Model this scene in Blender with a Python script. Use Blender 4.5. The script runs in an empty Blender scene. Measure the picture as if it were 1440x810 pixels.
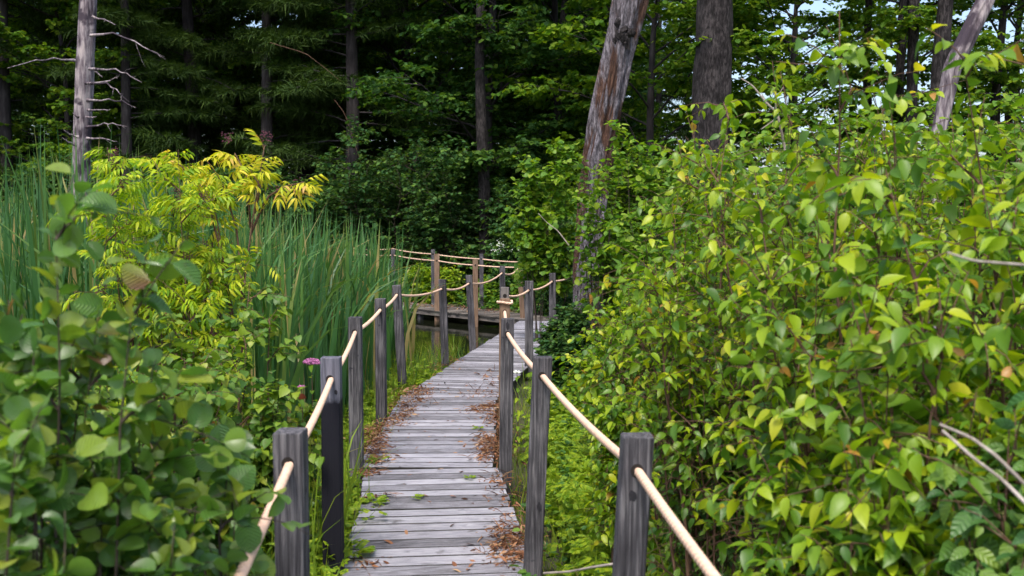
import bpy, math, random
import numpy as np
from math import radians, sin, cos, pi
from mathutils import Vector, noise

# ------------------------------------------------------------------ camera / light / exposure
S = bpy.context.scene
COL = S.collection
CAM_H = 1.64; FPX = 1400.0; HOR = 322.0; PITCH = math.atan((405 - HOR) / FPX)
cam_d = bpy.data.cameras.new('camera'); cam = bpy.data.objects.new('camera', cam_d); COL.objects.link(cam)
cam.location = (0, 0, CAM_H); cam.rotation_euler = (pi/2 - PITCH, 0, 0)
cam_d.sensor_width = 36; cam_d.lens = 35; cam_d.clip_start = .05; cam_d.clip_end = 2000
cam_d.dof.use_dof = True; cam_d.dof.focus_distance = 8.5; cam_d.dof.aperture_fstop = 4.5
S.camera = cam
W = bpy.data.worlds.new('World'); S.world = W; W.use_nodes = True
SUN_EL, SUN_ROT = radians(60), radians(195)         # behind the viewer, high
nt = W.node_tree; bg = nt.nodes['Background']
sky = nt.nodes.new('ShaderNodeTexSky'); sky.sky_type = 'NISHITA'; sky.sun_disc = False
sky.sun_elevation = SUN_EL; sky.sun_rotation = SUN_ROT; sky.air_density = 1.0; sky.dust_density = 3.5; sky.ozone_density = 1.0
nt.links.new(sky.outputs[0], bg.inputs[0]); bg.inputs[1].default_value = .15
sl = bpy.data.lights.new('sun', 'SUN'); sun = bpy.data.objects.new('sun', sl); COL.objects.link(sun)
sl.energy = 1.5; sl.angle = radians(14); sl.color = (1, .95, .86)
sd = Vector((sin(SUN_ROT)*cos(SUN_EL), cos(SUN_ROT)*cos(SUN_EL), sin(SUN_EL)))
sun.rotation_euler = (-sd).to_track_quat('-Z', 'Y').to_euler()
S.view_settings.view_transform = 'Standard'; S.view_settings.look = 'None'
S.view_settings.exposure = 1.08; S.view_settings.gamma = 1; S.view_settings.use_curve_mapping = False
S.render.engine = 'CYCLES'
cy = S.cycles; cy.use_denoising = True; cy.max_bounces = 6; cy.diffuse_bounces = 3; cy.glossy_bounces = 2
cy.transmission_bounces = 3; cy.transparent_max_bounces = 4; cy.caustics_reflective = False; cy.caustics_refractive = False
cy.use_adaptive_sampling = True; cy.adaptive_threshold = .02

# ------------------------------------------------------------------ small helpers
def P(px, py, Y):
    """world point on the ray through photo pixel (px,py) at world depth Y"""
    x = (px-720)/FPX; y = (405-py)/FPX
    d = np.array([x, cos(PITCH) + y*sin(PITCH), -sin(PITCH) + y*cos(PITCH)])
    return np.array([0, 0, CAM_H]) + d*(Y/d[1])
def G(px, py, z=0.0):
    x = (px-720)/FPX; y = (405-py)/FPX
    d = np.array([x, cos(PITCH) + y*sin(PITCH), -sin(PITCH) + y*cos(PITCH)])
    return np.array([0, 0, CAM_H]) + d*((z-CAM_H)/d[2])
def X(px, Y): return (px-720)/FPX*Y
def unit(v): return v/np.maximum(np.linalg.norm(v, axis=-1, keepdims=True), 1e-9)
UP = np.array([0, 0, 1.0])
def sstep(a, b, x):
    t = np.clip((x-a)/(b-a), 0, 1); return t*t*(3-2*t)
def gh(x, y):
    """height of the ground"""
    x = np.asarray(x, float); y = np.asarray(y, float)
    h = -.22 + .05*np.sin(x*1.3+y*.7) + .04*np.sin(x*.6-y*1.1+1)
    pond = np.sqrt(((x+4.3)/4.6)**2 + ((y-17.3)/4.9)**2)
    h = h - .45*(1-sstep(.75, 1.05, pond))
    h = h + .30*sstep(22, 27, y) + .035*np.maximum(y-27, 0)
    h = h + .25*sstep(3, 9, x)*sstep(4, 12, y)
    return h

class MB:
    def __init__(s): s.V = []; s.F = []; s.U = []; s.n = 0; s.mi = []
    def add(s, V, Fs, U=None, mi=0):
        V = np.asarray(V, float).reshape(-1, 3)
        for F in Fs:
            F = np.asarray(F, int)
            if F.size == 0: continue
            s.F.append(F + s.n); s.mi.append(mi)
        s.U.append(np.asarray(U, float) if U is not None else np.zeros((len(V), 2)))
        s.V.append(V); s.n += len(V)
    def build(s, name, mats, parent=None, smooth=False, loc=None):
        if not isinstance(mats, (list, tuple)): mats = [mats]
        me = bpy.data.meshes.new(name)
        V = np.concatenate(s.V); U = np.concatenate(s.U)
        if loc is not None: V = V - np.asarray(loc)
        idx = np.concatenate([f.ravel() for f in s.F])
        tot = np.concatenate([np.full(len(f), f.shape[1]) for f in s.F])
        mi = np.concatenate([np.full(len(f), m) for f, m in zip(s.F, s.mi)])
        st = np.concatenate([[0], np.cumsum(tot)[:-1]])
        me.vertices.add(len(V)); me.vertices.foreach_set('co', V.astype(np.float32).ravel())
        me.loops.add(len(idx)); me.loops.foreach_set('vertex_index', idx.astype(np.int32))
        me.polygons.add(len(tot)); me.polygons.foreach_set('loop_start', st.astype(np.int32))
        for m in mats: me.materials.append(m)
        me.polygons.foreach_set('material_index', mi.astype(np.int32))
        me.polygons.foreach_set('use_smooth', np.full(len(tot), smooth))
        uv = me.uv_layers.new(name='UVMap'); uv.data.foreach_set('uv', U[idx].astype(np.float32).ravel())
        me.update(calc_edges=True)
        o = bpy.data.objects.new(name, me); COL.objects.link(o)
        if parent: o.parent = parent
        if loc is not None: o.location = loc
        return o
def tag(o, label=None, cat=None, group=None, kind=None):
    if label: o['label'] = label
    if cat: o['category'] = cat
    if group: o['group'] = group
    if kind: o['kind'] = kind
    return o
def empty(name, loc, label, cat, group=None, rz=0):
    o = bpy.data.objects.new(name, None); COL.objects.link(o)
    o.empty_display_size = .1; o.location = loc; o.rotation_euler = (0, 0, rz)
    return tag(o, label, cat, group)

def box(mb, c, sz, rot=None, bev=0.0, mi=0, side=None):
    """box centred at c, half-chamfered edges along its top if bev"""
    hx, hy, hz = np.array(sz)/2
    if bev:
        b = bev
        ring = [(-hx+b, -hy), (hx-b, -hy), (hx, -hy+b), (hx, hy-b), (hx-b, hy), (-hx+b, hy), (-hx, hy-b), (-hx, -hy+b)]
        f = 1 - b/min(hx, hy)
        V = [(x, y, -hz) for x, y in ring] + [(x, y, hz-b) for x, y in ring] + [(x*(hx-b)/hx, y*(hy-b)/hy, hz) for x, y in ring]
        Q = [(i, (i+1) % 8, 8+(i+1) % 8, 8+i) for i in range(8)] + [(8+i, 8+(i+1) % 8, 16+(i+1) % 8, 16+i) for i in range(8)]
        V = np.array(V); Fs = [Q, [list(range(7, -1, -1))], [list(range(16, 24))]]
    else:
        V = np.array([(x, y, z) for z in (-hz, hz) for x, y in ((-hx, -hy), (hx, -hy), (hx, hy), (-hx, hy))])
        Fs = [[(3, 2, 1, 0), (4, 5, 6, 7), (0, 1, 5, 4), (1, 2, 6, 5), (2, 3, 7, 6), (3, 0, 4, 7)]]
    if rot is not None: V = V @ np.asarray(rot).T
    if side is not None:
        k = mb.n; mb.add(V + np.asarray(c), [Fs[2]], mi=mi); mb.F += [np.asarray(f)+k for f in Fs[:2]]; mb.mi += [side, side]; return
    mb.add(V + np.asarray(c), Fs, mi=mi)
def rotz(a): return np.array([[cos(a), -sin(a), 0], [sin(a), cos(a), 0], [0, 0, 1]])
def rot_xyz(rx, ry, rz):
    Rx = np.array([[1, 0, 0], [0, cos(rx), -sin(rx)], [0, sin(rx), cos(rx)]])
    Ry = np.array([[cos(ry), 0, sin(ry)], [0, 1, 0], [-sin(ry), 0, cos(ry)]])
    return rotz(rz) @ Ry @ Rx

def tubes(mb, Pl, R, sides=4, mi=0):
    """Pl (N,k,3) polylines, R (N,k) radii"""
    Pl = np.asarray(Pl, float); R = np.asarray(R, float)
    if Pl.ndim == 2: Pl = Pl[None]; R = R[None]
    N, k, _ = Pl.shape
    T = np.empty_like(Pl); T[:, 1:-1] = Pl[:, 2:]-Pl[:, :-2]; T[:, 0] = Pl[:, 1]-Pl[:, 0]; T[:, -1] = Pl[:, -1]-Pl[:, -2]
    T = unit(T)
    m = unit(Pl[:, -1]-Pl[:, 0]); ref = np.where(np.abs(m[:, 2:3]) > .8, np.array([[1., 0, 0]]), np.array([[0, 0, 1.]]))
    A = unit(np.cross(T, np.repeat(ref[:, None], k, 1))); B = np.cross(T, A)
    th = np.arange(sides)*2*pi/sides
    V = Pl[:, :, None] + R[:, :, None, None]*(A[:, :, None]*np.cos(th)[None, None, :, None] + B[:, :, None]*np.sin(th)[None, None, :, None])
    base = (np.arange(N)*k*sides)[:, None, None]; r = np.arange(k-1)[None, :, None]*sides; i = np.arange(sides)[None, None]; j = (i+1) % sides
    F = np.stack([base+r+i, base+r+j, base+r+sides+j, base+r+sides+i], -1).reshape(-1, 4)
    cap = (base[:, 0, 0][:, None] + (k-1)*sides + np.arange(sides)[None]) if sides > 2 else np.zeros((0, 3))
    mb.add(V.reshape(-1, 3), [F, cap], mi=mi)

# ---- growth
def polys(p0, d, L, k, droop, wig, rng):
    s = np.linspace(0, 1, k)
    N = len(p0); L = np.broadcast_to(np.asarray(L, float), (N,))
    w = np.cumsum(rng.normal(0, 1, (N, k, 3)), 1)/k; w -= w[:, :1]
    return p0[:, None] + d[:, None]*(L[:, None]*s)[..., None] + w*(wig*L)[:, None, None] - UP*(np.broadcast_to(droop, (N,))[:, None]*L[:, None]*s**2)[..., None]
def sample(Pl, t):
    N, k, _ = Pl.shape
    f = np.clip(t, 0, .9999)*(k-1); i = f.astype(int); fr = (f-i)[..., None]; n = np.arange(N)[:, None]
    a = Pl[n, i]; b = Pl[n, i+1]
    return a*(1-fr)+b*fr, unit(b-a)
def branch(Pl, n, t0, t1, Lf, ang, up, droop, k, wig, rng, planar=0.0):
    N = len(Pl)
    t = t0 + (t1-t0)*(np.arange(n)[None]+rng.random((N, n)))/n
    pos, tan = sample(Pl, t)
    r = rng.normal(0, 1, pos.shape); perp = unit(r - (r*tan).sum(-1, keepdims=True)*tan)
    if planar > 0:
        side = unit(np.cross(tan, UP)+1e-6)*np.where((np.arange(n)[None] % 2) == 0, 1, -1)[..., None]
        perp = unit(perp*(1-planar)+side*planar)
    a = ang*(.8+.4*rng.random((N, n, 1)))
    d = tan*np.cos(a)+perp*np.sin(a); d = d + UP*up; d = unit(d)
    L = (Lf(t)*(.7+.5*rng.random((N, n)))).ravel()
    return polys(pos.reshape(-1, 3), d.reshape(-1, 3), L, k, droop, wig, rng), t.ravel()
def leafpts(Pl, n, t0, rng, fwd=.5, side=.9, droop=.3, jit=.35, opposite=False):
    N = len(Pl)
    if opposite:
        h = (n+1)//2; tt = np.repeat((np.arange(h)+.5)/h, 2)[:n]; t = t0+(1-t0)*tt[None]+np.zeros((N, 1))
    else: t = t0+(1-t0)*(np.arange(n)[None]+rng.random((N, n)))/n
    pos, tan = sample(Pl, t)
    sg = np.where((np.arange(n) % 2) == 0, 1, -1)[None, :, None]
    sd_ = unit(np.cross(tan, UP)+1e-5*rng.normal(0, 1, tan.shape))
    d = tan*fwd + sd_*sg*side + rng.normal(0, jit, tan.shape); d = unit(d); d[..., 2] -= droop; d = unit(d)
    nr = UP + rng.normal(0, jit, tan.shape); nr = unit(nr-(nr*d).sum(-1, keepdims=True)*d)
    return pos.reshape(-1, 3), d.reshape(-1, 3), nr.reshape(-1, 3)
def put(mb, T, pos, d, nr, sc, mi=0):
    V, Fs, U = T
    A = np.cross(d, nr); sc = np.broadcast_to(np.asarray(sc, float), (len(pos),))
    Wd = pos[:, None] + sc[:, None, None]*(V[None, :, 0:1]*A[:, None] + V[None, :, 1:2]*d[:, None] + V[None, :, 2:3]*nr[:, None])
    off = (np.arange(len(pos))*len(V))[:, None, None]
    mb.add(Wd.reshape(-1, 3), [(np.asarray(F)[None]+off).reshape(-1, np.asarray(F).shape[1]) for F in Fs], np.tile(U, (len(pos), 1)), mi)

# ---- leaf templates (unit length along y)
def leaf_T(ws, ts, fold=.25, curl=.18, stalk=.12, tooth=0):
    V = []; U = []
    for t, w in zip(ts, ws):
        y = stalk + t*(1-stalk); z = -curl*t*t
        V += [(-w, y, z+fold*w), (0, y, z), (w, y, z+fold*w)]; U += [(0, t), (.5, t), (1, t)]
    U = [(.5+(u-.5)*2*w*1.2, v) for (u, v), w in zip(U, np.repeat(ws, 3))]
    Q = []
    for i in range(len(ts)-1):
        a = 3*i; Q += [(a, a+1, a+4, a+3), (a+1, a+2, a+5, a+4)]
    n = len(V); V += [(-.012, 0, 0), (.012, 0, 0)]; U += [(.5, 0), (.5, 0)]; 
    return np.array(V), [np.array(Q), np.array([(n, n+1, 2, 0)])], np.array(U)
OVATE = leaf_T([.01, .15, .23, .235, .15, .045, .004], [0, .1, .28, .5, .75, .92, 1], fold=.36, curl=.34)
ROUND = leaf_T([.02, .24, .36, .40, .33, .15, .01], [0, .1, .28, .52, .78, .94, 1], fold=.30, curl=.22)
HEART = leaf_T([.1, .34, .38, .31, .17, .05, .004], [0, .08, .26, .52, .78, .92, 1], fold=.22, curl=.25, stalk=.2)
LANCE = leaf_T([.01, .1, .14, .1, .004], [0, .2, .45, .75, 1], fold=.3, curl=.3, stalk=.04)
SMALL = (np.array([(0, 0, 0), (.27, .42, .05), (0, 1, -.12), (-.27, .42, .05)]), [np.array([(0, 1, 2), (0, 2, 3)])], np.array([(.5, 0), (1, .5), (.5, 1), (0, .5)]))
SMALLR = (np.array([(0, 0, 0), (.36, .3, .06), (.3, .75, .02), (0, 1, -.1), (-.3, .75, .02), (-.36, .3, .06)]), [np.array([(0, 1, 2, 3), (0, 3, 4, 5)])], np.array([(.5, 0), (1, .3), (.9, .7), (.5, 1), (.1, .7), (0, .3)]))
def compound(n, L=.42, leaf=LANCE, droop=.5, sp=1.0):
    """rachis with pairs of leaflets, total length 1"""
    mb = MB(); rach = np.array([[(0, s, -droop*.5*s*s) for s in np.linspace(0, .8, 4)]])
    tubes(mb, rach, np.full((1, 4), .008), 3)
    pos = []; dr = []
    for i in range(n):
        s = .3+.5*i/max(n-1, 1)
        for sg in (-1, 1):
            pos.append((0, s, -droop*.5*s*s)); dr.append((sg*sp, .55, -droop*.6))
    pos.append((0, .8, -droop*.32)); dr.append((0, 1, -droop))
    pos = np.array(pos); dr = unit(np.array(dr)); nr = UP - (UP*dr).sum(-1, keepdims=True)*dr
    put(mb, leaf, pos, dr, unit(nr), L)
    V = np.concatenate(mb.V); U = np.concatenate(mb.U); d = {}
    for f in mb.F: d.setdefault(f.shape[1], []).append(f)
    return V, [np.concatenate(v) for v in d.values()], U
ELDER = compound(3, .55, leaf_T([.01, .09, .13, .09, .004], [0, .2, .45, .75, 1], fold=.3, curl=.5, stalk=.04), .9, .9)
FEATHER = compound(7, .3, SMALL, .5, 1.0)
def tuft_T(n, rng):
    V = []; F = []
    for i in range(n):
        a = rng.normal(0, 1, 3); a[1] = abs(a[1])+.9; a = a/np.linalg.norm(a); s = np.cross(a, rng.normal(0, 1, 3)); s = s/np.linalg.norm(s)*.045
        b = np.array([0, .15*rng.random(), 0]); k = len(V); V += [b-s, b+s, b+a*(.7+.4*rng.random())]; F.append((k, k+1, k+2))
    V = np.array(V); return V, [np.array(F)], np.zeros((len(V), 2))
TUFT = tuft_T(9, np.random.default_rng(3))

# ------------------------------------------------------------------ materials
def nodes(name):
    m = bpy.data.materials.new(name); m.use_nodes = True; t = m.node_tree; b = t.nodes['Principled BSDF']
    return m, t, b, t.nodes.new, t.links.new
def ramp(t, stops, interp='LINEAR'):
    r = t.nodes.new('ShaderNodeValToRGB'); e = r.color_ramp.elements; r.color_ramp.interpolation = interp
    while len(e) < len(stops): e.new(.5)
    for i, (p, c) in enumerate(stops): e[i].position = p; e[i].color = (*c, 1)
    return r
def leaf_mat(name, cols, trans=.35, rough=.45, veins=0, spec=.4, tint=None, spots=0.0, vs=.9):
    """cols: list of (pos, colour) picked per leaf"""
    m, t, b, N, L = nodes(name)
    geo = N('ShaderNodeNewGeometry'); r = ramp(t, cols); tc = N('ShaderNodeTexCoord')
    nz = N('ShaderNodeTexNoise'); nz.inputs['Scale'].default_value = 1.4; nz.inputs['Detail'].default_value = 2
    L(tc.outputs['Object'], nz.inputs['Vector'])
    ad = N('ShaderNodeMath'); ad.operation = 'MULTIPLY_ADD'; ad.inputs[1].default_value = .55
    L(nz.outputs[0], ad.inputs[0]); L(geo.outputs['Random Per Island'], ad.inputs[2])
    sb = N('ShaderNodeMath'); sb.operation = 'SUBTRACT'; sb.inputs[1].default_value = .28; L(ad.outputs[0], sb.inputs[0]); L(sb.outputs[0], r.inputs[0])
    col = r.outputs[0]
    if spots:
        n2 = N('ShaderNodeTexNoise'); n2.inputs['Scale'].default_value = 55; n2.inputs['Detail'].default_value = 3; L(tc.outputs['Object'], n2.inputs['Vector'])
        r2 = ramp(t, [(.60, (0, 0, 0)), (.72, (spots,)*3)]); L(n2.outputs[0], r2.inputs[0])
        mx = N('ShaderNodeMix'); mx.data_type = 'RGBA'; L(r2.outputs[0], mx.inputs[0]); L(col, mx.inputs[6]); mx.inputs[7].default_value = (.10, .05, .012, 1); col = mx.outputs[2]
    if veins:
        uv = N('ShaderNodeSeparateXYZ'); L(tc.outputs['UV'], uv.inputs[0])
        ax = N('ShaderNodeMath'); ax.operation = 'SUBTRACT'; ax.inputs[1].default_value = .5; L(uv.outputs[0], ax.inputs[0])
        ab = N('ShaderNodeMath'); ab.operation = 'ABSOLUTE'; L(ax.outputs[0], ab.inputs[0])
        sl_ = N('ShaderNodeMath'); sl_.operation = 'MULTIPLY_ADD'; sl_.inputs[1].default_value = -.8; L(ab.outputs[0], sl_.inputs[0]); L(uv.outputs[1], sl_.inputs[2])
        fr = N('ShaderNodeMath'); fr.operation = 'MULTIPLY'; fr.inputs[1].default_value = 2*pi*veins; L(sl_.outputs[0], fr.inputs[0])
        sn = N('ShaderNodeMath'); sn.operation = 'SINE'; L(fr.outputs[0], sn.inputs[0])
        bp = N('ShaderNodeBump'); bp.inputs['Strength'].default_value = vs; bp.inputs['Distance'].default_value = .008; L(sn.outputs[0], bp.inputs['Height'])
        L(bp.outputs[0], b.inputs['Normal'])
        vr = ramp(t, [(.9, (1, 1, 1)), (1.0, (1.35, 1.4, 1.2))]); L(sn.outputs[0], vr.inputs[0])
        mv = N('ShaderNodeMix'); mv.data_type = 'RGBA'; mv.blend_type = 'MULTIPLY'; mv.inputs[0].default_value = 1; L(col, mv.inputs[6]); L(vr.outputs[0], mv.inputs[7]); col = mv.outputs[2]
    L(col, b.inputs['Base Color']); b.inputs['Roughness'].default_value = rough; b.inputs['Specular IOR Level'].default_value = spec
    tr = N('ShaderNodeBsdfTranslucent'); mt = N('ShaderNodeMix'); mt.data_type = 'RGBA'; mt.blend_type = 'MULTIPLY'; mt.inputs[0].default_value = 1
    L(col, mt.inputs[6]); mt.inputs[7].default_value = (*(tint or (1.5, 1.5, .6)), 1); L(mt.outputs[2], tr.inputs[0])
    ms = N('ShaderNodeMixShader'); ms.inputs[0].default_value = trans; L(b.outputs[0], ms.inputs[1]); L(tr.outputs[0], ms.inputs[2])
    L(ms.outputs[0], t.nodes['Material Output'].inputs[0])
    return m
def wood_mat(name, stops, scale=(6, 6, .8), rough=.85, bump=.4, nscale=6, island=0.25, knots=None, patch=None, big=.45):
    m, t, b, N, L = nodes(name)
    tc = N('ShaderNodeTexCoord'); mp = N('ShaderNodeMapping'); mp.inputs['Scale'].default_value = scale; geo = N('ShaderNodeNewGeometry')
    cmb = N('ShaderNodeVectorMath'); cmb.operation = 'ADD'; ml = N('ShaderNodeMath'); ml.operation = 'MULTIPLY'; ml.inputs[1].default_value = 37
    oi = N('ShaderNodeObjectInfo'); ao = N('ShaderNodeMath'); L(geo.outputs['Random Per Island'], ao.inputs[0]); L(oi.outputs['Random'], ao.inputs[1]); L(ao.outputs[0], ml.inputs[0])
    L(tc.outputs['Object'], cmb.inputs[0]); L(ml.outputs[0], cmb.inputs[1]); L(cmb.outputs[0], mp.inputs['Vector'])
    nz = N('ShaderNodeTexNoise'); nz.inputs['Scale'].default_value = nscale; nz.inputs['Detail'].default_value = 6; nz.inputs['Roughness'].default_value = .65; nz.inputs['Distortion'].default_value = .4
    L(mp.outputs[0], nz.inputs['Vector'])
    n2 = N('ShaderNodeTexNoise'); n2.inputs['Scale'].default_value = 3; n2.inputs['Detail'].default_value = 3; L(cmb.outputs[0], n2.inputs['Vector'])
    a1 = N('ShaderNodeMath'); a1.operation = 'MULTIPLY_ADD'; a1.inputs[1].default_value = big; L(n2.outputs[0], a1.inputs[0]); L(nz.outputs[0], a1.inputs[2])
    a2 = N('ShaderNodeMath'); a2.operation = 'MULTIPLY_ADD'; a2.inputs[1].default_value = island; L(geo.outputs['Random Per Island'], a2.inputs[0]); L(a1.outputs[0], a2.inputs[2])
    a3 = N('ShaderNodeMath'); a3.operation = 'SUBTRACT'; a3.inputs[1].default_value = big/2+island/2; L(a2.outputs[0], a3.inputs[0])
    r = ramp(t, stops); L(a3.outputs[0], r.inputs[0]); col = r.outputs[0]
    if patch:   # own-colour patches: (colour, scale, lo, hi)
        n3 = N('ShaderNodeTexNoise'); n3.inputs['Scale'].default_value = patch[1]; n3.inputs['Detail'].default_value = 4; L(cmb.outputs[0], n3.inputs['Vector'])
        pr = ramp(t, [(patch[2], (0, 0, 0)), (patch[3], (1, 1, 1))]); L(n3.outputs[0], pr.inputs[0])
        mx = N('ShaderNodeMix'); mx.data_type = 'RGBA'; L(pr.outputs[0], mx.inputs[0]); L(col, mx.inputs[6]); mx.inputs[7].default_value = (*patch[0], 1); col = mx.outputs[2]
    if knots:   # band of stain below object height knots[0]
        sx = N('ShaderNodeSeparateXYZ'); L(tc.outputs['Object'], sx.inputs[0])
        nn = N('ShaderNodeTexNoise'); nn.inputs['Scale'].default_value = 25; L(tc.outputs['Object'], nn.inputs['Vector'])
        az = N('ShaderNodeMath'); az.operation = 'MULTIPLY_ADD'; az.inputs[1].default_value = .06; L(nn.outputs[0], az.inputs[0]); L(sx.outputs[2], az.inputs[2])
        mr = N('ShaderNodeMapRange'); mr.inputs[1].default_value = knots[0]+.03; mr.inputs[2].default_value = knots[0]+.005; L(az.outputs[0], mr.inputs[0])
        mx = N('ShaderNodeMix'); mx.data_type = 'RGBA'; L(mr.outputs[0], mx.inputs[0]); L(col, mx.inputs[6]); mx.inputs[7].default_value = (*knots[1], 1); col = mx.outputs[2]
    L(col, b.inputs['Base Color']); b.inputs['Roughness'].default_value = rough; b.inputs['Specular IOR Level'].default_value = .25
    bp = N('ShaderNodeBump'); bp.inputs['Strength'].default_value = bump; bp.inputs['Distance'].default_value = .01; L(nz.outputs[0], bp.inputs['Height']); L(bp.outputs[0], b.inputs['Normal'])
    return m
def flat_mat(name, c, rough=.7, n=0.25, sc=30):
    m, t, b, N, L = nodes(name)
    tc = N('ShaderNodeTexCoord'); nz = N('ShaderNodeTexNoise'); nz.inputs['Scale'].default_value = sc; L(tc.outputs['Object'], nz.inputs['Vector'])
    r = ramp(t, [(.3, tuple(x*(1-n) for x in c)), (.7, tuple(x*(1+n) for x in c))]); L(nz.outputs[0], r.inputs[0]); L(r.outputs[0], b.inputs['Base Color']); b.inputs['Roughness'].default_value = rough
    return m

M = {}
M['deck'] = wood_mat('weathered_planks', [(.22, (.05, .048, .055)), (.40, (.17, .165, .185)), (.54, (.29, .285, .325)), (.74, (.45, .44, .49))], (3, 40, 40), .8, .9, 3.0, .30, patch=((.14, .135, .145), 9, .60, .72), big=.25)
M['plank_edge'] = wood_mat('painted_gap_shade', [(.25, (.012, .011, .010)), (.5, (.035, .033, .03)), (.8, (.08, .075, .07))], (3, 40, 40), .9, .5, 3.0, .1)  # near-black plank sides and chamfers, painting in the shade of the gaps
M['deck_far'] = wood_mat('brown_grey_planks', [(.24, (.04, .033, .03)), (.42, (.08, .07, .063)), (.58, (.16, .14, .125)), (.8, (.27, .24, .215))], (1.6, 26, 26), .8, .8, 3.0, .3)
M['post'] = wood_mat('weathered_post', [(.30, (.014, .013, .016)), (.5, (.065, .062, .070)), (.70, (.20, .19, .20))], (40, 40, 1.6), .8, .9, 2.2, 0, patch=((.028, .028, .038), 14, .66, .72))
M['post_brown'] = wood_mat('brown_post', [(.25, (.075, .045, .028)), (.5, (.18, .115, .075)), (.8, (.30, .21, .15))], (26, 26, 1.2), .8, .5, 2.2, 0)
M['post_black'] = wood_mat('stained_post', [(.25, (.035, .036, .045)), (.5, (.11, .11, .14)), (.8, (.26, .25, .30))], (26, 26, 1.2), .75, .5, 2.2, 0, knots=(1.60, (.008, .008, .014)))
M['post_pale'] = wood_mat('pale_post', [(.25, (.06, .055, .055)), (.5, (.16, .14, .13)), (.8, (.30, .26, .23))], (26, 26, 1.2), .8, .5, 2.2, 0)
M['rope'] = flat_mat('manila_rope', (.70, .47, .34), .85, .12, 60)
M['knot'] = flat_mat('dark_knot', (.012, .011, .016), .8, .5, 90)
M['hole'] = flat_mat('hole_shadow', (.012, .008, .006), .9)
M['bark'] = wood_mat('dark_bark', [(.38, (.006, .005, .005)), (.5, (.020, .017, .018)), (.68, (.06, .052, .052))], (14, 14, 4), .95, 1.0, 2.0, 0)
M['bark_far'] = wood_mat('far_bark', [(.25, (.012, .010, .011)), (.5, (.032, .028, .03)), (.8, (.07, .062, .064))], (7, 7, 1.2), .95, 1.0, 2.0, 0)
M['snag'] = wood_mat('snag_wood', [(.3, (.03, .022, .028)), (.45, (.13, .105, .12)), (.58, (.30, .26, .27)), (.8, (.48, .41, .38))], (9, 9, 1.6), .9, 1.0, 2.0, 0, patch=((.05, .038, .05), 2.2, .55, .60))
M['twig'] = wood_mat('twig_bark', [(.25, (.05, .025, .018)), (.5, (.11, .06, .04)), (.8, (.19, .12, .08))], (20, 20, 4), .8, .2, 2, 0)
M['twig_dark'] = wood_mat('dark_twig', [(.25, (.025, .018, .014)), (.5, (.06, .045, .035)), (.8, (.11, .09, .07))], (20, 20, 4), .85, .2, 2, 0)
M['deadtwig'] = wood_mat('dead_twig', [(.25, (.16, .13, .11)), (.5, (.34, .29, .25)), (.8, (.5, .45, .4))], (20, 20, 4), .85, .2, 2, 0)
g = lambda *c: c
M['alder'] = leaf_mat('alder_leaf', [(0, g(0.0638, 0.164, 0.0345)), (.45, g(0.118, 0.251, 0.0403)), (.8, g(0.216, 0.339, 0.0345)), (.985, g(0.314, 0.372, 0.046)), (1, g(0.196, 0.0984, 0.046))], .38, .30, 8, 1.0, spots=.3, vs=.5)
M['elder'] = leaf_mat('yellow_leaf', [(0, g(0.118, 0.245, 0.012)), (.35, g(0.236, 0.369, 0.012)), (.75, g(0.393, 0.491, 0.015)), (1, g(0.54, 0.532, 0.03))], .4, .5, 0, .3)
M['elder_yellow'] = leaf_mat('yellow_spray_leaf', [(0, g(.32, .42, .02)), (.5, g(.52, .52, .02)), (.9, g(.66, .54, .05)), (1, g(.6, .36, .12))], .4, .5, 0, .3)
M['viburnum'] = leaf_mat('viburnum_leaf', [(0, g(0.06, 0.144, 0.024)), (.5, g(0.12, 0.228, 0.024)), (.85, g(0.216, 0.312, 0.024)), (.97, g(0.288, 0.312, 0.036)), (1, g(0.3, 0.06, 0.036))], .35, .45, 0, .4, spots=.3)
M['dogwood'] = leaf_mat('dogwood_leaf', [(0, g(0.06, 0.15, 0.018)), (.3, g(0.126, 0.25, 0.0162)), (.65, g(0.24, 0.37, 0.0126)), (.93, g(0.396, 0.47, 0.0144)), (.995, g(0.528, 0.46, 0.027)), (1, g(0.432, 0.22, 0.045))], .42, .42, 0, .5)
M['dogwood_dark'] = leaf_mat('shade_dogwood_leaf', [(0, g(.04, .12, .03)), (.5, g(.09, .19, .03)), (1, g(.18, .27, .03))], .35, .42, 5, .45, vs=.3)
M['sapling'] = leaf_mat('sapling_leaf', [(0, g(0.069, 0.172, 0.0172)), (.5, g(0.127, 0.253, 0.0172)), (1, g(0.253, 0.345, 0.023))], .4, .5, 0, .35)
M['bush'] = leaf_mat('bush_leaf', [(0, g(0.0263, 0.0779, 0.0241)), (.5, g(0.0472, 0.124, 0.0338)), (1, g(0.105, 0.187, 0.0289))], .3, .65, 0, .15)
M['treeleaf'] = leaf_mat('tree_leaf', [(0, g(0.0252, 0.071, 0.0173)), (.5, g(0.04, 0.109, 0.0217)), (1, g(0.0916, 0.163, 0.0173))], .35, .65, 0, .15)
M['treelight'] = leaf_mat('light_tree_leaf', [(0, g(0.0488, 0.125, 0.0138)), (.5, g(0.0867, 0.178, 0.0138)), (1, g(0.173, 0.251, 0.0173))], .4, .65, 0, .15)
M['needle'] = leaf_mat('needles', [(0, g(0.0218, 0.0467, 0.0114)), (.5, g(0.0348, 0.0704, 0.0138)), (1, g(0.0598, 0.103, 0.0153))], .15, .65, 0, .15)
M['reed'] = leaf_mat('reed_blade', [(0, g(0.0373, 0.111, 0.036)), (.45, g(0.0587, 0.161, 0.0451)), (.8, g(0.096, 0.199, 0.0406)), (.9, g(0.15, 0.21, 0.0451)), (.95, g(0.32, 0.244, 0.0992)), (1, g(0.383, 0.31, 0.136))], .3, .42, 0, .4)
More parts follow.
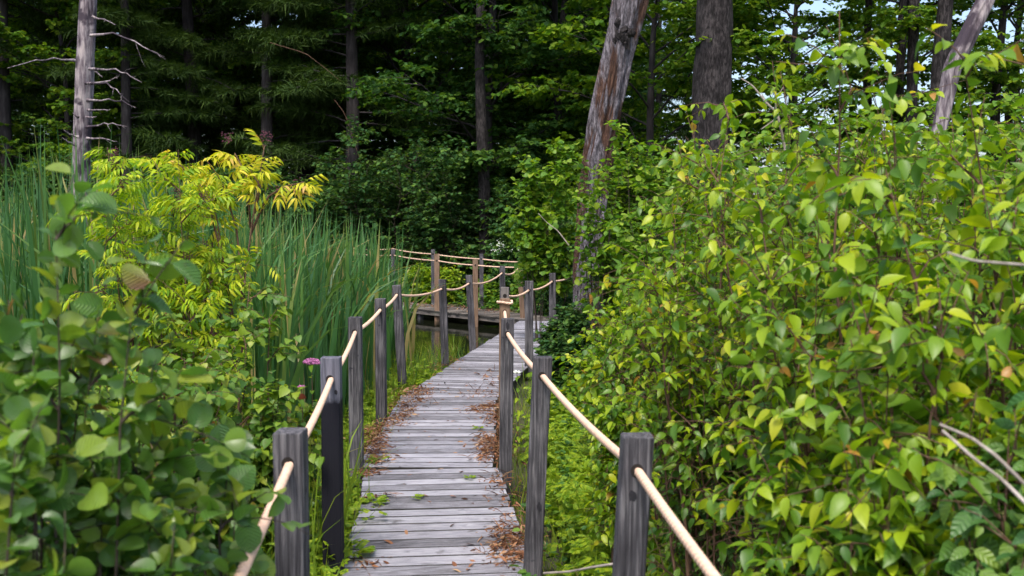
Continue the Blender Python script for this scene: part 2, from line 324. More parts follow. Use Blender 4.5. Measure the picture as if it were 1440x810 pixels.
M['grass'] = leaf_mat('grass_blade', [(0, g(.09, .18, .015)), (.5, g(.16, .26, .02)), (.9, g(.24, .30, .03)), (1, g(.33, .27, .10))], .35, .5, 0, .3)
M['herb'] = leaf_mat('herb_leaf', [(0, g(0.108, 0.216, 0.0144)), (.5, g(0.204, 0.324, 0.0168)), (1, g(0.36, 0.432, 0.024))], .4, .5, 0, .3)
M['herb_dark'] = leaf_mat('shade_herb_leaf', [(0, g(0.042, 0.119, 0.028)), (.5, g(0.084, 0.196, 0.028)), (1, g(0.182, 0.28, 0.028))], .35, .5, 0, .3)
M['fern'] = leaf_mat('fern_frond', [(0, g(.10, .20, .015)), (1, g(.22, .33, .02))], .4, .5, 0, .3)
M['litter'] = leaf_mat('dead_leaf', [(0, g(.05, .025, .016)), (.35, g(.17, .07, .035)), (.7, g(.30, .14, .07)), (1, g(.46, .30, .17))], .1, .7, 0, .2, tint=(1, 1, 1))
M['berry'] = flat_mat('dark_berry', (.10, .02, .035), .4, .4)
M['purple'] = flat_mat('purple_flower', (.36, .12, .27), .7, .4, 80)
M['white'] = flat_mat('white_flower', (.75, .78, .70), .7, .1)
M['lichen'] = flat_mat('lichen', (.34, .40, .28), .95, .2)

# ------------------------------------------------------------------ ground, water
m, t, b, N, L = nodes('wet_soil'); tc = N('ShaderNodeTexCoord'); nz = N('ShaderNodeTexNoise'); nz.inputs['Scale'].default_value = 2.2; nz.inputs['Detail'].default_value = 8
L(tc.outputs['Object'], nz.inputs['Vector']); r = ramp(t, [(.3, (.018, .016, .009)), (.5, (.04, .045, .016)), (.7, (.075, .075, .025))]); L(nz.outputs[0], r.inputs[0]); L(r.outputs[0], b.inputs['Base Color']); b.inputs['Roughness'].default_value = .95
bp = N('ShaderNodeBump'); bp.inputs['Distance'].default_value = .06; L(nz.outputs[0], bp.inputs['Height']); L(bp.outputs[0], b.inputs['Normal']); M['soil'] = m
gx = np.unique(np.concatenate([np.linspace(-400, -30, 24), np.linspace(-30, 30, 121), np.linspace(30, 400, 24)]))
gy = np.unique(np.concatenate([np.linspace(-60, -5, 12), np.linspace(-5, 50, 111), np.linspace(50, 600, 40)]))
XX, YY = np.meshgrid(gx, gy); ZZ = gh(XX, np.minimum(YY, 90))
nx = len(gx); ii = np.arange(len(gy)-1)[:, None]*nx + np.arange(nx-1)[None]
mb = MB(); mb.add(np.stack([XX, YY, ZZ], -1).reshape(-1, 3), [np.stack([ii, ii+1, ii+nx+1, ii+nx], -1).reshape(-1, 4)])
tag(mb.build('ground', M['soil'], smooth=True), 'dark wet soil under the plants of the wetland and the woods', kind='structure')
m, t, b, N, L = nodes('pond_water'); b.inputs['Base Color'].default_value = (.008, .010, .005, 1); b.inputs['Roughness'].default_value = .06; b.inputs['IOR'].default_value = 1.33
tc = N('ShaderNodeTexCoord'); nz = N('ShaderNodeTexNoise'); nz.inputs['Scale'].default_value = 3; L(tc.outputs['Object'], nz.inputs['Vector']); bp = N('ShaderNodeBump'); bp.inputs['Strength'].default_value = .12; bp.inputs['Distance'].default_value = .02
L(nz.outputs[0], bp.inputs['Height']); L(bp.outputs[0], b.inputs['Normal'])
mb = MB(); th = np.linspace(0, 2*pi, 49)[:-1]; ring = np.stack([-4.3+4.75*np.cos(th), 17.3+5.05*np.sin(th), np.full(48, -.27)], -1)
mb.add(ring, [[list(range(48))]]); tag(mb.build('pond_water', m), 'dark still pond water reflecting the woods beside the boardwalk', kind='structure')

# ------------------------------------------------------------------ boardwalk
def deck_section(parent, a, b_, w, zoff, seed, wood='deck'):
    rng = np.random.default_rng(seed)
    a = np.array(a, float); b_ = np.array(b_, float); L_ = np.linalg.norm(b_-a); ang = math.atan2(*(b_-a)[::-1]) - pi/2
    e = bpy.data.objects.new('decking', None)
    mb = MB(); pw = .132; n = int(L_/(pw+.006))
    for i in range(n):
        y = (i+.5)*L_/n
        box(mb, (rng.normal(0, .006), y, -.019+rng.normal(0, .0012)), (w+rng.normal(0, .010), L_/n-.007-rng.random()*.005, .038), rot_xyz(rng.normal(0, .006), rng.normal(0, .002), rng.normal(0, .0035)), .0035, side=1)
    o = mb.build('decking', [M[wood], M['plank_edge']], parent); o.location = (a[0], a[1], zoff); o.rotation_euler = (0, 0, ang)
    for s in (-1, 1):
        mb = MB(); hb_ = .10 if wood == 'deck' else .06; box(mb, (s*(w/2-.03), L_/2, -.04-hb_/2), (.038, L_, hb_), None, .003)
        o = mb.build('edge_board', M['post' if wood == 'deck' else wood], parent); o.location = (a[0], a[1], zoff); o.rotation_euler = (0, 0, ang)
    mb = MB()
    for k in range(int(L_/1.7)+1):
        for s in (-1, 1): box(mb, (s*(w/2-.1), .25+k*1.7, -.35), (.09, .09, .45))
    o = mb.build('support_piles', M['post'], parent); o.location = (a[0], a[1], zoff); o.rotation_euler = (0, 0, ang)
bw = bpy.data.objects.new('boardwalk', None); COL.objects.link(bw); tag(bw, 'weathered grey plank boardwalk leading away between the rope rails', kind='structure')
deck_section(bw, (.06, .3), (-.545, 6.74), .92, 0, 1)
deck_section(bw, (-.60, 6.755), (-.62, 9.75), .94, .006, 2)
deck_section(bw, (-.60, 9.78), (.60, 17.75), .95, -.004, 3)
fw = bpy.data.objects.new('far_boardwalk', None); COL.objects.link(fw); tag(fw, 'far plank boardwalk crossing behind the pond under the trees', kind='structure')
deck_section(fw, (1.9, 17.3), (-5.2, 25.35), 1.0, -.05, 4, 'deck_far')

# ------------------------------------------------------------------ posts and ropes
PG = 'rope rail posts along the boardwalk'
def post(top_px, top_py, Y, mat, label, lean=(0, 0), w=.089, hole=.10, ztop=None, holes=True, twist=0, group=PG):
    p = P(top_px, top_py, Y); H = p[2]+.75
    e = empty('rail_post', (p[0]-lean[0]*H, p[1]-lean[1]*H, -.75), label, 'post', group)
    mb = MB(); V0 = MB(); n = 9
    rng = np.random.default_rng(int(top_px*7+top_py))
    # slightly worn box with several rings
    b = .005; h = w/2; ring = np.array([(-h+b, -h), (h-b, -h), (h, -h+b), (h, h-b), (h-b, h), (-h+b, h), (-h, h-b), (-h, -h+b)])
    zs = list(np.linspace(0, H-.003, n)) + [H]; V = []
    for i, z in enumerate(zs):
        r_ = ring*(1 if i < n else .965); a = twist+rng.normal(0, .004); c, s = cos(a), sin(a)
        rr = r_ @ np.array([[c, s], [-s, c]]) + rng.normal(0, .0008, (8, 2))
        zz = z + (0 if i < n-1 else rng.normal(0, .0018, 8))
        V.append(np.column_stack([rr[:, 0]+lean[0]*z, rr[:, 1]+lean[1]*z, np.broadcast_to(zz, 8)]))
    Q = [(8*k+i, 8*k+(i+1) % 8, 8*k+8+(i+1) % 8, 8*k+8+i) for k in range(n) for i in range(8)]
    mb.add(np.concatenate(V), [Q, [[8*n+i for i in range(8)]]])
    o = mb.build('post_body', mat, e)
    hz = H-hole
    if holes:
        for s in (-1, 1):
            hb = MB(); th = np.linspace(0, 2*pi, 15)[:-1]
            hb.add([( .019*cos(q)+lean[0]*hz, s*(w/2+.0025)+lean[1]*hz, hz+.021*sin(q)) for q in th], [[list(range(14)) if s < 0 else list(range(13, -1, -1))]])
            hb.build('rope_hole_shadow', M['hole'], e).rotation_euler = (0, 0, 0)  # flat dark disc on the face, painted shadow of the drilled hole
    return np.array([p[0]-lean[0]*hole, p[1], -.75+hz])
def knot(p, dz, dx, w, h, face=-1):
    """dark knot on the face of a post, p = hole point"""
    th = np.linspace(0, 2*pi, 17)[:-1]; rk = np.random.default_rng(int(abs(dz*1000)+abs(p[0]*100))); rr = 1+rk.normal(0, .12, 16)
    par = min((o for o in bpy.data.objects if o.name.startswith('rail_post')), key=lambda o: abs(o.location.y-p[1])+abs(o.location.x-p[0]))
    q = np.stack([dx+w*rr*np.cos(th), np.full(16, face*.0465), dz+h*rr*np.sin(th)], -1)+p-np.array(par.location); mb = MB(); mb.add(q, [[list(range(16))]]); mb.build('knot', M['knot'], par)
L = {}
L[0] = post(109, 1158, 1.15, M['post'], 'grey rail post just outside the photo at the near end of the left rope')
L[1] = post(409, 605, 2.97, M['post'], 'nearest grey post of the left rope rail, cut off at the bottom', hole=.092)
L[2] = post(466, 502, 4.67, M['post_black'], 'left rail post stained black below its grey top', hole=.10)
L[3] = post(499.5, 446, 6.8, M['post'], 'plain grey left rail post just behind the black stained one', hole=.10)
L[4] = post(535, 420, 8.6, M['post'], 'grey left rail post beside the litter pile, third from the pond', hole=.095)
L[5] = post(557.5, 401, 10.5, M['post'], 'leaning grey left rail post at the edge of the cattails', lean=(-.055, 0), hole=.10)
L[6] = post(622, 393, 12.0, M['post'], 'grey left rail post standing before the open pond water', lean=(-.03, 0), hole=.11)
L[7] = post(659.5, 387, 13.7, M['post'], 'leaning grey left rail post where the walk meets the pond bank', lean=(-.05, 0), hole=.11)
L[8] = post(706.5, 374, 16.2, M['post'], 'short looking grey post half hidden behind the rope wrapped brown post', hole=.11)
R = {}
R[0] = post(1303, 1073, 1.2, M['post'], 'grey rail post just outside the photo at the near end of the right rope')
R[1] = post(896, 612, 2.9, M['post'], 'nearest grey post of the right rope rail, leaning with a dark knot', lean=(.055, 0), hole=.095)
R[2] = post(763, 502, 4.67, M['post'], 'tall grey right rail post second from the viewer', lean=(.045, 0), hole=.085)
R[3] = post(714, 448, 6.7, M['post'], 'grey right rail post with a dark blotch at its top', lean=(.015, 0), hole=.10)
R[4] = post(710, 420, 8.5, M['post_brown'], 'brown right rail post with rope wrapped round its top', lean=(.01, 0), hole=.11)
R[5] = post(710, 404, 10.2, M['post_pale'], 'pale grey post top showing above the rope wrapped brown post', hole=.085)
R[6] = post(744, 395, 11.9, M['post'], 'dark weathered right rail post half grown over by leaves', hole=.11, w=.10)
R[7] = post(777, 384, 13.5, M['post'], 'grey right rail post in the greenery left of the dead trunk', hole=.11)
R[8] = post(815, 372, 15.3, M['post'], 'right rail post hidden behind the dead trunk', hole=.11)
F = {}
F[0] = post(729.5, 368, 18.9, M['post_brown'], 'leaning brown post where the far rail meets the main walk', lean=(-.07, 0), hole=.11)
F[1] = post(668.5, 365, 19.4, M['post_brown'], 'brown near side post of the far boardwalk, right of the open water', hole=.11, w=.105)
F[2] = post(614.5, 357, 20.6, M['post_brown'], 'orange brown near side post of the far boardwalk above its reflection', hole=.14, w=.105)
F[3] = post(553, 350, 22.4, M['post'], 'thin grey far rail post behind the cattails', hole=.14)
F[4] = post(500, 350, 24.6, M['post_brown'], 'faint brown far rail post seen through the cattails', hole=.12)
B = {}
B[0] = post(737, 361, 20.1, M['post'], 'grey far side post right behind the leaning brown post', hole=.11)
B[1] = post(677, 357, 21.2, M['post'], 'grey far side post behind the brown post right of the water', hole=.11)
B[2] = post(609, 351, 22.2, M['post'], 'grey far side post peeking out behind the orange brown post', hole=.10)

knot(R[3], .055, .002, .012, .03); knot(R[1], -.075, -.012, .012, .016); knot(R[2], -.62, -.012, .011, .02); knot(L[1], -.42, .012, .014, .006); knot(L[2], -.06, .028, .008, .012); knot(L[4], -.03, .0, .007, .012)
def rope(name, pts, label, r=.0125, sag=.02, twist=46, group='ropes of the boardwalk rail', seg=.008):
    """three strand rope through the given points; each span sags a little"""
    path = []
    for i in range(len(pts)-1):
        a, b = np.array(pts[i]), np.array(pts[i+1]); d = np.linalg.norm(b-a)
        n = max(6, int(d/seg)); s = np.linspace(0, 1, n, endpoint=False)[:, None]
        q = a*(1-s)+b*s; q[:, 2] -= (4*sag*(d/1.9)*(s*(1-s)))[:, 0]; path.append(q)
    path.append(np.array([pts[-1]])); Q = np.concatenate(path)
    T = unit(np.gradient(Q, axis=0)); A = unit(np.cross(T, UP)); Bv = np.cross(A, T)
    s = np.concatenate([[0], np.cumsum(np.linalg.norm(np.diff(Q, axis=0), axis=1))])
    ns = 18; th = np.arange(ns)*2*pi/ns
    ph = th[None]-s[:, None]*twist*2
    rr = r*(.70+.34*np.abs(np.cos(1.5*ph)))
    V = Q[:, None] + rr[..., None]*(A[:, None]*np.cos(th)[None, :, None]+Bv[:, None]*np.sin(th)[None, :, None])
    k = len(Q); i = np.arange(k-1)[:, None]*ns; j = np.arange(ns)[None]; j2 = (j+1) % ns
    Fq = np.stack([i+j, i+j2, i+ns+j2, i+ns+j], -1).reshape(-1, 4)
    mb = MB(); mb.add(V.reshape(-1, 3), [Fq, [list(range(ns-1, -1, -1))], [[(k-1)*ns+q for q in range(ns)]]])
    o = mb.build(name, M['rope'], smooth=True); return tag(o, label, 'rope', group)
rope('rail_rope', [L[i] for i in range(6)], 'thick pale rope threaded through the near left posts', r=.0135, seg=.0028)
rope('rail_rope', [L[5], L[6], L[7], L[8], F[0]], 'thinner tan rope from the cattail edge past the pond posts to the leaning brown post', sag=.05)
rope('rail_rope', [R[i] for i in range(5)], 'thick pale rope threaded through the near right posts up to the brown post', r=.0135, seg=.0028)
rope('rail_rope', [R[5], R[6], R[7], R[8]], 'tan rope running right through the leafy posts towards the dead trunk', sag=.04)
rope('rail_rope', [F[0], F[1], F[2], F[3], F[4], P(470, 352, 25.5)], 'lower tan rope on the near side of the far boardwalk', r=.012, sag=.02)
rope('rail_rope', [P(812, 371, 20.3), B[0], B[1], B[2], P(553, 350, 24), P(487, 349, 26.5)], 'upper tan rope on the far side of the far boardwalk', r=.012, sag=.02)
# wrap round the brown post
c = R[4] + np.array([0, 0, .10]); mbp = []
for k in range(33):
    a = 2*pi*k/32*1.0 - pi/2; q = max(abs(cos(a)), abs(sin(a))); mbp.append((c[0]+.060*cos(a)/q, c[1]+.060*sin(a)/q, c[2]-.02+.006*sin(a*2)))
rope('rope_loop', mbp, 'pale rope loop tied round the top of the brown right rail post', r=.011, sag=0, twist=40, seg=.005)

# ------------------------------------------------------------------ plants
def shrub(name, label, cat, x, y, top, R_, leaf, lsize, lmat, seed, stems=9, nb=8, nt=5, nl=8, smat='twig', lean=(0, 0), lean_out=.35, opposite=True, droop=.35,
          group=None, z0=None, twl=.28, bare=.25, jit=.35, fwd=.5, berries=0, r0=.009, arch=.05, var=.6, under=0):
    rng = np.random.default_rng(seed)
    if z0 is None: z0 = float(gh(x, y))
    H = top-z0
    e = empty(name, (x, y, z0), label, cat, group)
    a = rng.random(stems)*2*pi; rr = np.sqrt(rng.random(stems))*.18*R_
    p0 = np.stack([rr*np.cos(a), rr*np.sin(a), np.full(stems, -.03)], -1)
    tilt = lean_out*(.2+rng.random(stems))*R_
    d = np.stack([np.cos(a)*tilt, np.sin(a)*tilt, np.full(stems, H)], -1)
    Ls = np.linalg.norm(d, axis=1)*(.62+.38*rng.random(stems)); Ls[0] = np.linalg.norm(d[0])
    Ls *= .93
    S0 = polys(p0, unit(d), Ls, 7, arch, .10, rng)
    S1, t1 = branch(S0, nb, bare, 1, lambda t: H*.34*(1.15-.75*t)*min(1.3, R_/H*1.6), .85, .30, .15, 5, .10, rng)
    S2, _ = branch(S1, nt, .2, 1, lambda t: twl*(1.1-.4*t), .8, .10, .25, 4, .10, rng, planar=.5)
    # fit the bush to its height and radius
    al = np.concatenate([S0.reshape(-1, 3), S1.reshape(-1, 3), S2.reshape(-1, 3)])
    kz = H/np.percentile(al[:, 2], 99.7); lz = np.clip(al[:, 2]*kz/H, 0, 1)[:, None]*np.array([lean])*H
    q95 = np.percentile(np.linalg.norm(al[:, :2]-lz*0, axis=1), 95); kr = R_/q95
    for A_ in (S0, S1, S2):
        A_[..., 2] *= kz; A_[..., :2] *= kr; hh_ = np.clip(A_[..., 2]/H, 0, 1)**1.3
        A_[..., 0] += lean[0]*hh_; A_[..., 1] += lean[1]*hh_
    mb = MB()
    tubes(mb, S0, np.linspace(1, .14, 7)[None]*r0*(.7+.6*rng.random((stems, 1))), 5)
    tubes(mb, S1, np.linspace(.5, .2, 5)[None]*r0*np.ones((len(S1), 1)), 4)
    tubes(mb, S2, np.linspace(.24, .1, 4)[None]*r0*np.ones((len(S2), 1)), 3)
    mb.build('stems', M[smat], e, smooth=True)
    fb = MB()
    pos, dr, nr = leafpts(S2, nl, .15, rng, fwd, .9, droop, jit, opposite)
    sc = lsize*(1.15-var+var*1.1*rng.random(len(pos)))
    kp = rng.random(len(pos)) > under*(1-sstep(.30*H, .70*H, pos[:, 2])); put(fb, leaf, pos[kp], dr[kp], nr[kp], sc[kp])
    pos, dr, nr = leafpts(S0, 16, .86, rng, fwd, .9, droop, jit, opposite); put(fb, leaf, pos, dr, nr, lsize*(.5+.5*rng.random(len(pos))))
    # leaves straight on the branch ends
    pos, dr, nr = leafpts(S1, 6, .5, rng, fwd, .9, droop, jit, opposite)
    kp = rng.random(len(pos)) > under*(1-sstep(.30*H, .70*H, pos[:, 2])); put(fb, leaf, pos[kp], dr[kp], nr[kp], lsize*(.6+.6*rng.random(kp.sum())))
    fb.build('foliage', M[lmat], e, smooth=True)
    if berries:
        ends = S1[:, -1]; pick = rng.choice(len(ends), min(berries, len(ends)), replace=False)
        ico_v, ico_f = ICO
        for i in pick:
            bb = MB(); c0 = ends[i]+np.array([0, 0, .02])
            q = c0+rng.normal(0, .022, (38, 3))
            V = (ico_v[None]*.0042+q[:, None]).reshape(-1, 3); Fi = (ico_f[None]+(np.arange(38)*len(ico_v))[:, None, None]).reshape(-1, 3); bb.add(V, [Fi])
            bb.build('berry_cluster', M['berry'], e)
    return e
_p = (1+5**.5)/2
ICO = (unit(np.array([(-1, 0, _p), (1, 0, _p), (-1, 0, -_p), (1, 0, -_p), (0, _p, 1), (0, _p, -1), (0, -_p, 1), (0, -_p, -1), (_p, 1, 0), (-_p, 1, 0), (_p, -1, 0), (-_p, -1, 0)])),
       np.array([(0, 1, 4), (0, 4, 9), (9, 4, 5), (4, 8, 5), (4, 1, 8), (8, 1, 10), (8, 10, 3), (5, 8, 3), (5, 3, 2), (2, 3, 7), (7, 3, 10), (7, 10, 6), (7, 6, 11), (11, 6, 0), (0, 6, 1), (6, 10, 1), (9, 11, 0), (9, 2, 11), (9, 5, 2), (7, 11, 2)]))
def tz(py, Y): return P(720, py, Y)[2]

# left foreground alders
AL = 'alder shrubs at the left front'
for i, (px, Y, ty, r_, nb_, lab, ln) in enumerate([
    (40, 1.95, 262, .22, 6, 'dark round leaved alder reaching highest at the left front', (.03, 0)),
    (120, 2.1, 440, .22, 6, 'dark leaved alder in the middle of the left front thicket', (.05, 0)),
    (225, 2.3, 600, .19, 6, 'low dark leaved alder reaching toward the nearest left rope', (.04, 0)),
    (10, 2.3, 410, .25, 6, 'alder half cut off by the left edge of the photo', (0, 0)),
    (60, 1.9, 560, .20, 6, 'low alder in the bottom left corner', (0, 0)),
    (150, 2.1, 640, .20, 6, 'low spreading alder at the bottom left, between the corner and the rope', (0, 0)),
    (-90, 2.1, 330, .3, 6, 'alder just outside the left edge of the photo', (0, 0))]):
    shrub('alder_shrub', lab, 'shrub', X(px, Y), Y, tz(ty, Y), r_*1.1, ROUND, .066, 'alder', 11+i, 5, nb_-1, 3, 4, 'twig_dark', lean_out=.5, opposite=False, droop=.0, jit=.75, var=.8, arch=.12, group=AL, twl=.17, bare=.38, lean=ln)
# yellow elder
e = shrub('elderberry_shrub', 'yellow green shrub with drooping leaves and dark berries before the cattails', 'shrub', X(250, 6.0), 6.0, tz(222, 6.0), .50, ELDER, .115, 'elder', 21, 12, 6, 3, 3, 'twig', lean_out=.42, droop=-.15, berries=26, twl=.22, bare=.38, r0=.011)
e = empty('elderberry_shrub', (X(335, 6.2), 6.2, float(gh(X(335, 6.2), 6.2))), 'tall sparse yellow leaved stems rising right of the yellow green shrub', 'shrub')
rs = np.random.default_rng(22); sb_ = MB(); lb_ = MB(); O_ = np.array(e.location)
for br in [[(335, 600), (340, 420), (358, 290), (372, 205)], [(340, 430), (335, 330), (312, 255), (288, 222)], [(352, 330), (375, 278), (400, 262), (428, 256)], [(352, 320), (348, 250), (330, 215)], [(358, 300), (366, 262), (352, 240)], [(338, 500), (300, 300), (262, 240), (240, 222)], [(335, 520), (310, 340), (300, 280)]]:
    q = np.array([P(a_, b_, 6.2+rs.normal(0, .06)) for a_, b_ in br])-O_; q = np.stack([np.interp(np.linspace(0, 1, 9), np.linspace(0, 1, len(q)), q[:, j]) for j in range(3)], -1)
    tubes(sb_, q, np.linspace(.009, .003, 9), 5)
    pos, dr, nr = leafpts(q[None], 11, .62, rs, .5, .9, .15, .5); put(lb_, ELDER, pos, dr, nr, .10+.05*rs.random(len(pos)))
sb_.build('stems', M['twig'], e, smooth=True); lb_.build('foliage', M['elder_yellow'], e, smooth=True)
for a_, b_ in [(374, 192), (320, 194), (424, 262), (392, 268)]:
    bb = MB(); q = P(a_, b_, 6.2)-O_+rs.normal(0, .022, (40, 3)); V = (ICO[0][None]*.0045+q[:, None]).reshape(-1, 3); bb.add(V, [(ICO[1][None]+(np.arange(40)*12)[:, None, None]).reshape(-1, 3)]); bb.build('berry_cluster', M['berry'], e)
# leafy plants between the alders and the rope
VG = 'leafy viburnum plants left of the rope'
for i, (px, Y, ty, r_, lab) in enumerate([
    (300, 5.0, 370, .38, 'heart leaved green shrub right below the yellow leaved one'),
    (215, 4.6, 445, .38, 'bushy heart leaved shrub behind the dark alders'),
    (375, 4.6, 540, .15, 'reddish tinged leafy plant beside the black stained post'),
    (290, 3.9, 540, .2, 'leafy green plant behind the nearest left post'),
    (405, 5.4, 560, .2, 'low leafy plant under the purple flower'),
    (120, 3.9, 500, .45, 'shaded leafy shrub deep behind the alders at the left')]):
    shrub('viburnum_shrub', lab, 'shrub', X(px, Y), Y, tz(ty, Y), r_, HEART, .062, 'viburnum', 30+i, 8, 7, 4, 6, 'twig', lean_out=.5, group=VG, twl=.17, bare=.12, droop=.45)
# right thicket
DG = 'dogwood shrubs of the right thicket'
DW = [ # px, Y, top py, radius, leaf size, material, label
 (1200, 3.2, 52, .36, .078, 'dogwood', 'tallest pointed dogwood of the right thicket'),
 (1130, 3.7, 120, .38, .075, 'dogwood', 'dogwood just left of the tallest one in the right thicket'),
 (1410, 3.1, 85, .42, .078, 'dogwood', 'tall dogwood filling the upper right corner'),
 (1310, 3.9, 125, .42, .075, 'dogwood', 'dogwood behind and between the two tallest at the right'),
 (1045, 4.4, 185, .42, .072, 'dogwood', 'dogwood with arching yellow green tips left of the white bare twigs'),
 (950, 4.9, 195, .36, .072, 'dogwood', 'arching bright dogwood nearest the dead trunk'),
 (1480, 2.5, 220, .4, .080, 'dogwood', 'dogwood cut off by the right edge of the photo'),
 (1010, 3.9, 350, .34, .072, 'dogwood', 'mid height dogwood in the heart of the thicket'),
 (1190, 2.9, 340, .34, .072, 'dogwood', 'leaning dogwood under the tallest one'),
 (1340, 2.6, 380, .34, .076, 'dogwood', 'close dogwood with large leaves at the right'),
 (1120, 2.7, 570, .17, .070, 'dogwood', 'low front dogwood with pale tip leaves right of the nearest rope'),
 (1250, 2.4, 600, .18, .072, 'dogwood', 'lowest front dogwood at the bottom of the thicket'),
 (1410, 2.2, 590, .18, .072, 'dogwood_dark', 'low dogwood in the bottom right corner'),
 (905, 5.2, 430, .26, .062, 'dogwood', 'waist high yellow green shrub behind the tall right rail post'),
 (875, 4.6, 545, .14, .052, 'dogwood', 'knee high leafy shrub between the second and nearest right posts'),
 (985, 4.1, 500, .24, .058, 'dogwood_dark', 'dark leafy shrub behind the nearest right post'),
 (865, 6.6, 455, .28, .06, 'dogwood', 'leafy shrub right of the blotched post'),
 (1000, 6.0, 230, .6, .07, 'sapling', 'loose light green shrub behind the arching dogwoods'),
 (1160, 6.4, 180, .7, .07, 'sapling', 'loose shrub seen through the gap under the big dark trunk'),
 (1330, 6.8, 150, .7, .07, 'sapling', 'loose shrub behind the upper right dogwoods'),
]
for i, (px, Y, ty, r_, ls, mt_, lab) in enumerate(DW):
    far = Y > 5.6
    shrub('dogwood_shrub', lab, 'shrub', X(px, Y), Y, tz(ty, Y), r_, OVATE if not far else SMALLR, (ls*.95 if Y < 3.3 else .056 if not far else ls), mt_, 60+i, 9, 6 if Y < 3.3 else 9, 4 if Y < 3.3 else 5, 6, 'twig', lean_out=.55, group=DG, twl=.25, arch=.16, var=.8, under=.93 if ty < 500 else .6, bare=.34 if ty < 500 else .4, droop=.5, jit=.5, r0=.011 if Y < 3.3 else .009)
# ---- mid distance bushes and saplings
MG = 'leafy bushes and saplings around the dead trunk'
MID = [
 (762, 14.6, 205, .55, 'sapling', .10, ROUND, 'slender bright sapling with round leaves left of the dead trunk'),
 (842, 11.9, 205, .30, 'sapling', .08, ROUND, 'pale green sapling crossing the middle of the dead trunk'),
 (935, 11.0, 175, .5, 'sapling', .085, SMALLR, 'bright leafy sapling right of the dead trunk'),
 (864, 12.1, 320, .22, 'sapling', .08, SMALLR, 'climbing greenery against the foot of the dead trunk'),
 (805, 12.6, 425, .28, 'bush', .07, SMALLR, 'dark green low bush before the dead trunk'),
 (790, 9.6, 470, .18, 'bush', .06, SMALLR, 'low dark bush by the overgrown right rail post'),
 (915, 8.6, 400, .5, 'dogwood', .06, SMALLR, 'wide yellow green shrub between the thicket and the trunk'),
 (850, 8.2, 470, .3, 'dogwood', .055, SMALLR, 'low bright shrub in front of the dead trunk'),
 (776, 12.7, 452, .17, 'bush', .06, SMALLR, 'low leafy plant hiding the deck edge by the overgrown post'),
 (808, 15.0, 415, .26, 'bush', .07, SMALLR, 'green plant between the last right posts and the far walk'),
 (990, 9.5, 250, .7, 'sapling', .08, SMALLR, 'leafy shrub under the big dark trunk'),
 (1120, 11.0, 150, .8, 'sapling', .09, SMALLR, 'thin sapling shrub behind the white bare twigs'),
 (1250, 12.0, 120, .9, 'sapling', .09, SMALLR, 'airy shrub before the group of dark trunks'),
 (1400, 11.0, 130, .9, 'sapling', .09, SMALLR, 'airy shrub right of the leaning grey snag'),
 (650, 25.5, 200, 1.9, 'bush', .12, SMALLR, 'broad blue green bush behind the far boardwalk'),
 (545, 26.5, 190, 2.0, 'bush', .12, SMALLR, 'blue green bush left of the middle on the far bank'),
 (450, 27.0, 235, 1.9, 'bush', .12, SMALLR, 'low dark bush behind the cattail tops'),
 (735, 24.5, 265, 1.2, 'bush', .11, SMALLR, 'dark bush on the far bank behind the brown post'),
 (600, 24.0, 375, .7, 'herb', .09, SMALLR, 'low bright bush behind the orange brown post'),
 (700, 23.2, 385, .6, 'sapling', .09, SMALLR, 'low green bush behind the far rail'),
 (350, 27.0, 240, 2.4, 'bush', .12, SMALLR, 'far bank bush under the slim dark trunk'),
 (220, 27.5, 230, 2.5, 'bush', .12, SMALLR, 'far bank bush right of the pale snag'),
 (60, 27.0, 235, 2.5, 'bush', .12, SMALLR, 'far bank bush left of the pale snag'),
 (800, 19.5, 300, .8, 'bush', .10, SMALLR, 'green bush behind the right end of the far rope'),
 (870, 20.5, 220, 1.1, 'treelight', .11, SMALLR, 'leafy bush behind the dead trunk'),
]
for i, (px, Y, ty, r_, mt_, ls, T_, lab) in enumerate(MID):
    far = Y > 18
    shrub('leafy_bush' if T_ is SMALLR else 'slender_sapling', lab, 'bush', X(px, Y), Y, tz(ty, Y), r_, T_, ls, mt_, 100+i, 12 if far else 9, 13 if far else 5 if 'crossing' in lab else 9, 8 if far else 3 if 'crossing' in lab else 5, 9 if far else 4 if 'crossing' in lab else 7, 'twig_dark', lean_out=.55, group=MG,
          twl=.5 if far else .28, bare=.42 if T_ is ROUND else .06, droop=.3, opposite=False, r0=.016 if far else .010)

# ---- trees
def make_trunk(mb, pts, rads, sides=20, rough=.06, seed=0, rows=60, mi=0):
    pts = np.array(pts, float); rads = np.array(rads, float)
    s = np.linspace(0, 1, rows); k = np.linspace(0, 1, len(pts))
    C_ = np.stack([np.interp(s, k, pts[:, j]) for j in range(3)], -1); r = np.interp(s, k, rads)
    th = np.arange(sides)*2*pi/sides
    T = unit(np.gradient(C_, axis=0)); A = unit(np.cross(T, np.array([0, 1., 0]))); Bv = np.cross(T, A)
    rr = np.empty((rows, sides))
    for i in range(rows):
        for j in range(sides):
            c, s_ = cos(th[j]), sin(th[j]); z = C_[i, 2]
            rr[i, j] = r[i]*(1+rough*noise.noise(Vector((c*2.2, s_*2.2, z*.7+seed*7)))*1.6+rough*.9*noise.noise(Vector((c*9, s_*9, z*1.3+seed*3)))-rough*1.1*max(0, .25-abs(noise.noise(Vector((c*5.5, s_*5.5, z*.9+seed*5)))))*3)
    V = C_[:, None]+rr[..., None]*(A[:, None]*np.cos(th)[None, :, None]+Bv[:, None]*np.sin(th)[None, :, None])
    i = np.arange(rows-1)[:, None]*sides; j = np.arange(sides)[None]; j2 = (j+1) % sides
    mb.add(V.reshape(-1, 3), [np.stack([i+j, i+j2, i+sides+j2, i+sides+j], -1).reshape(-1, 4), [[(rows-1)*sides+q for q in range(sides)]]], mi=mi)

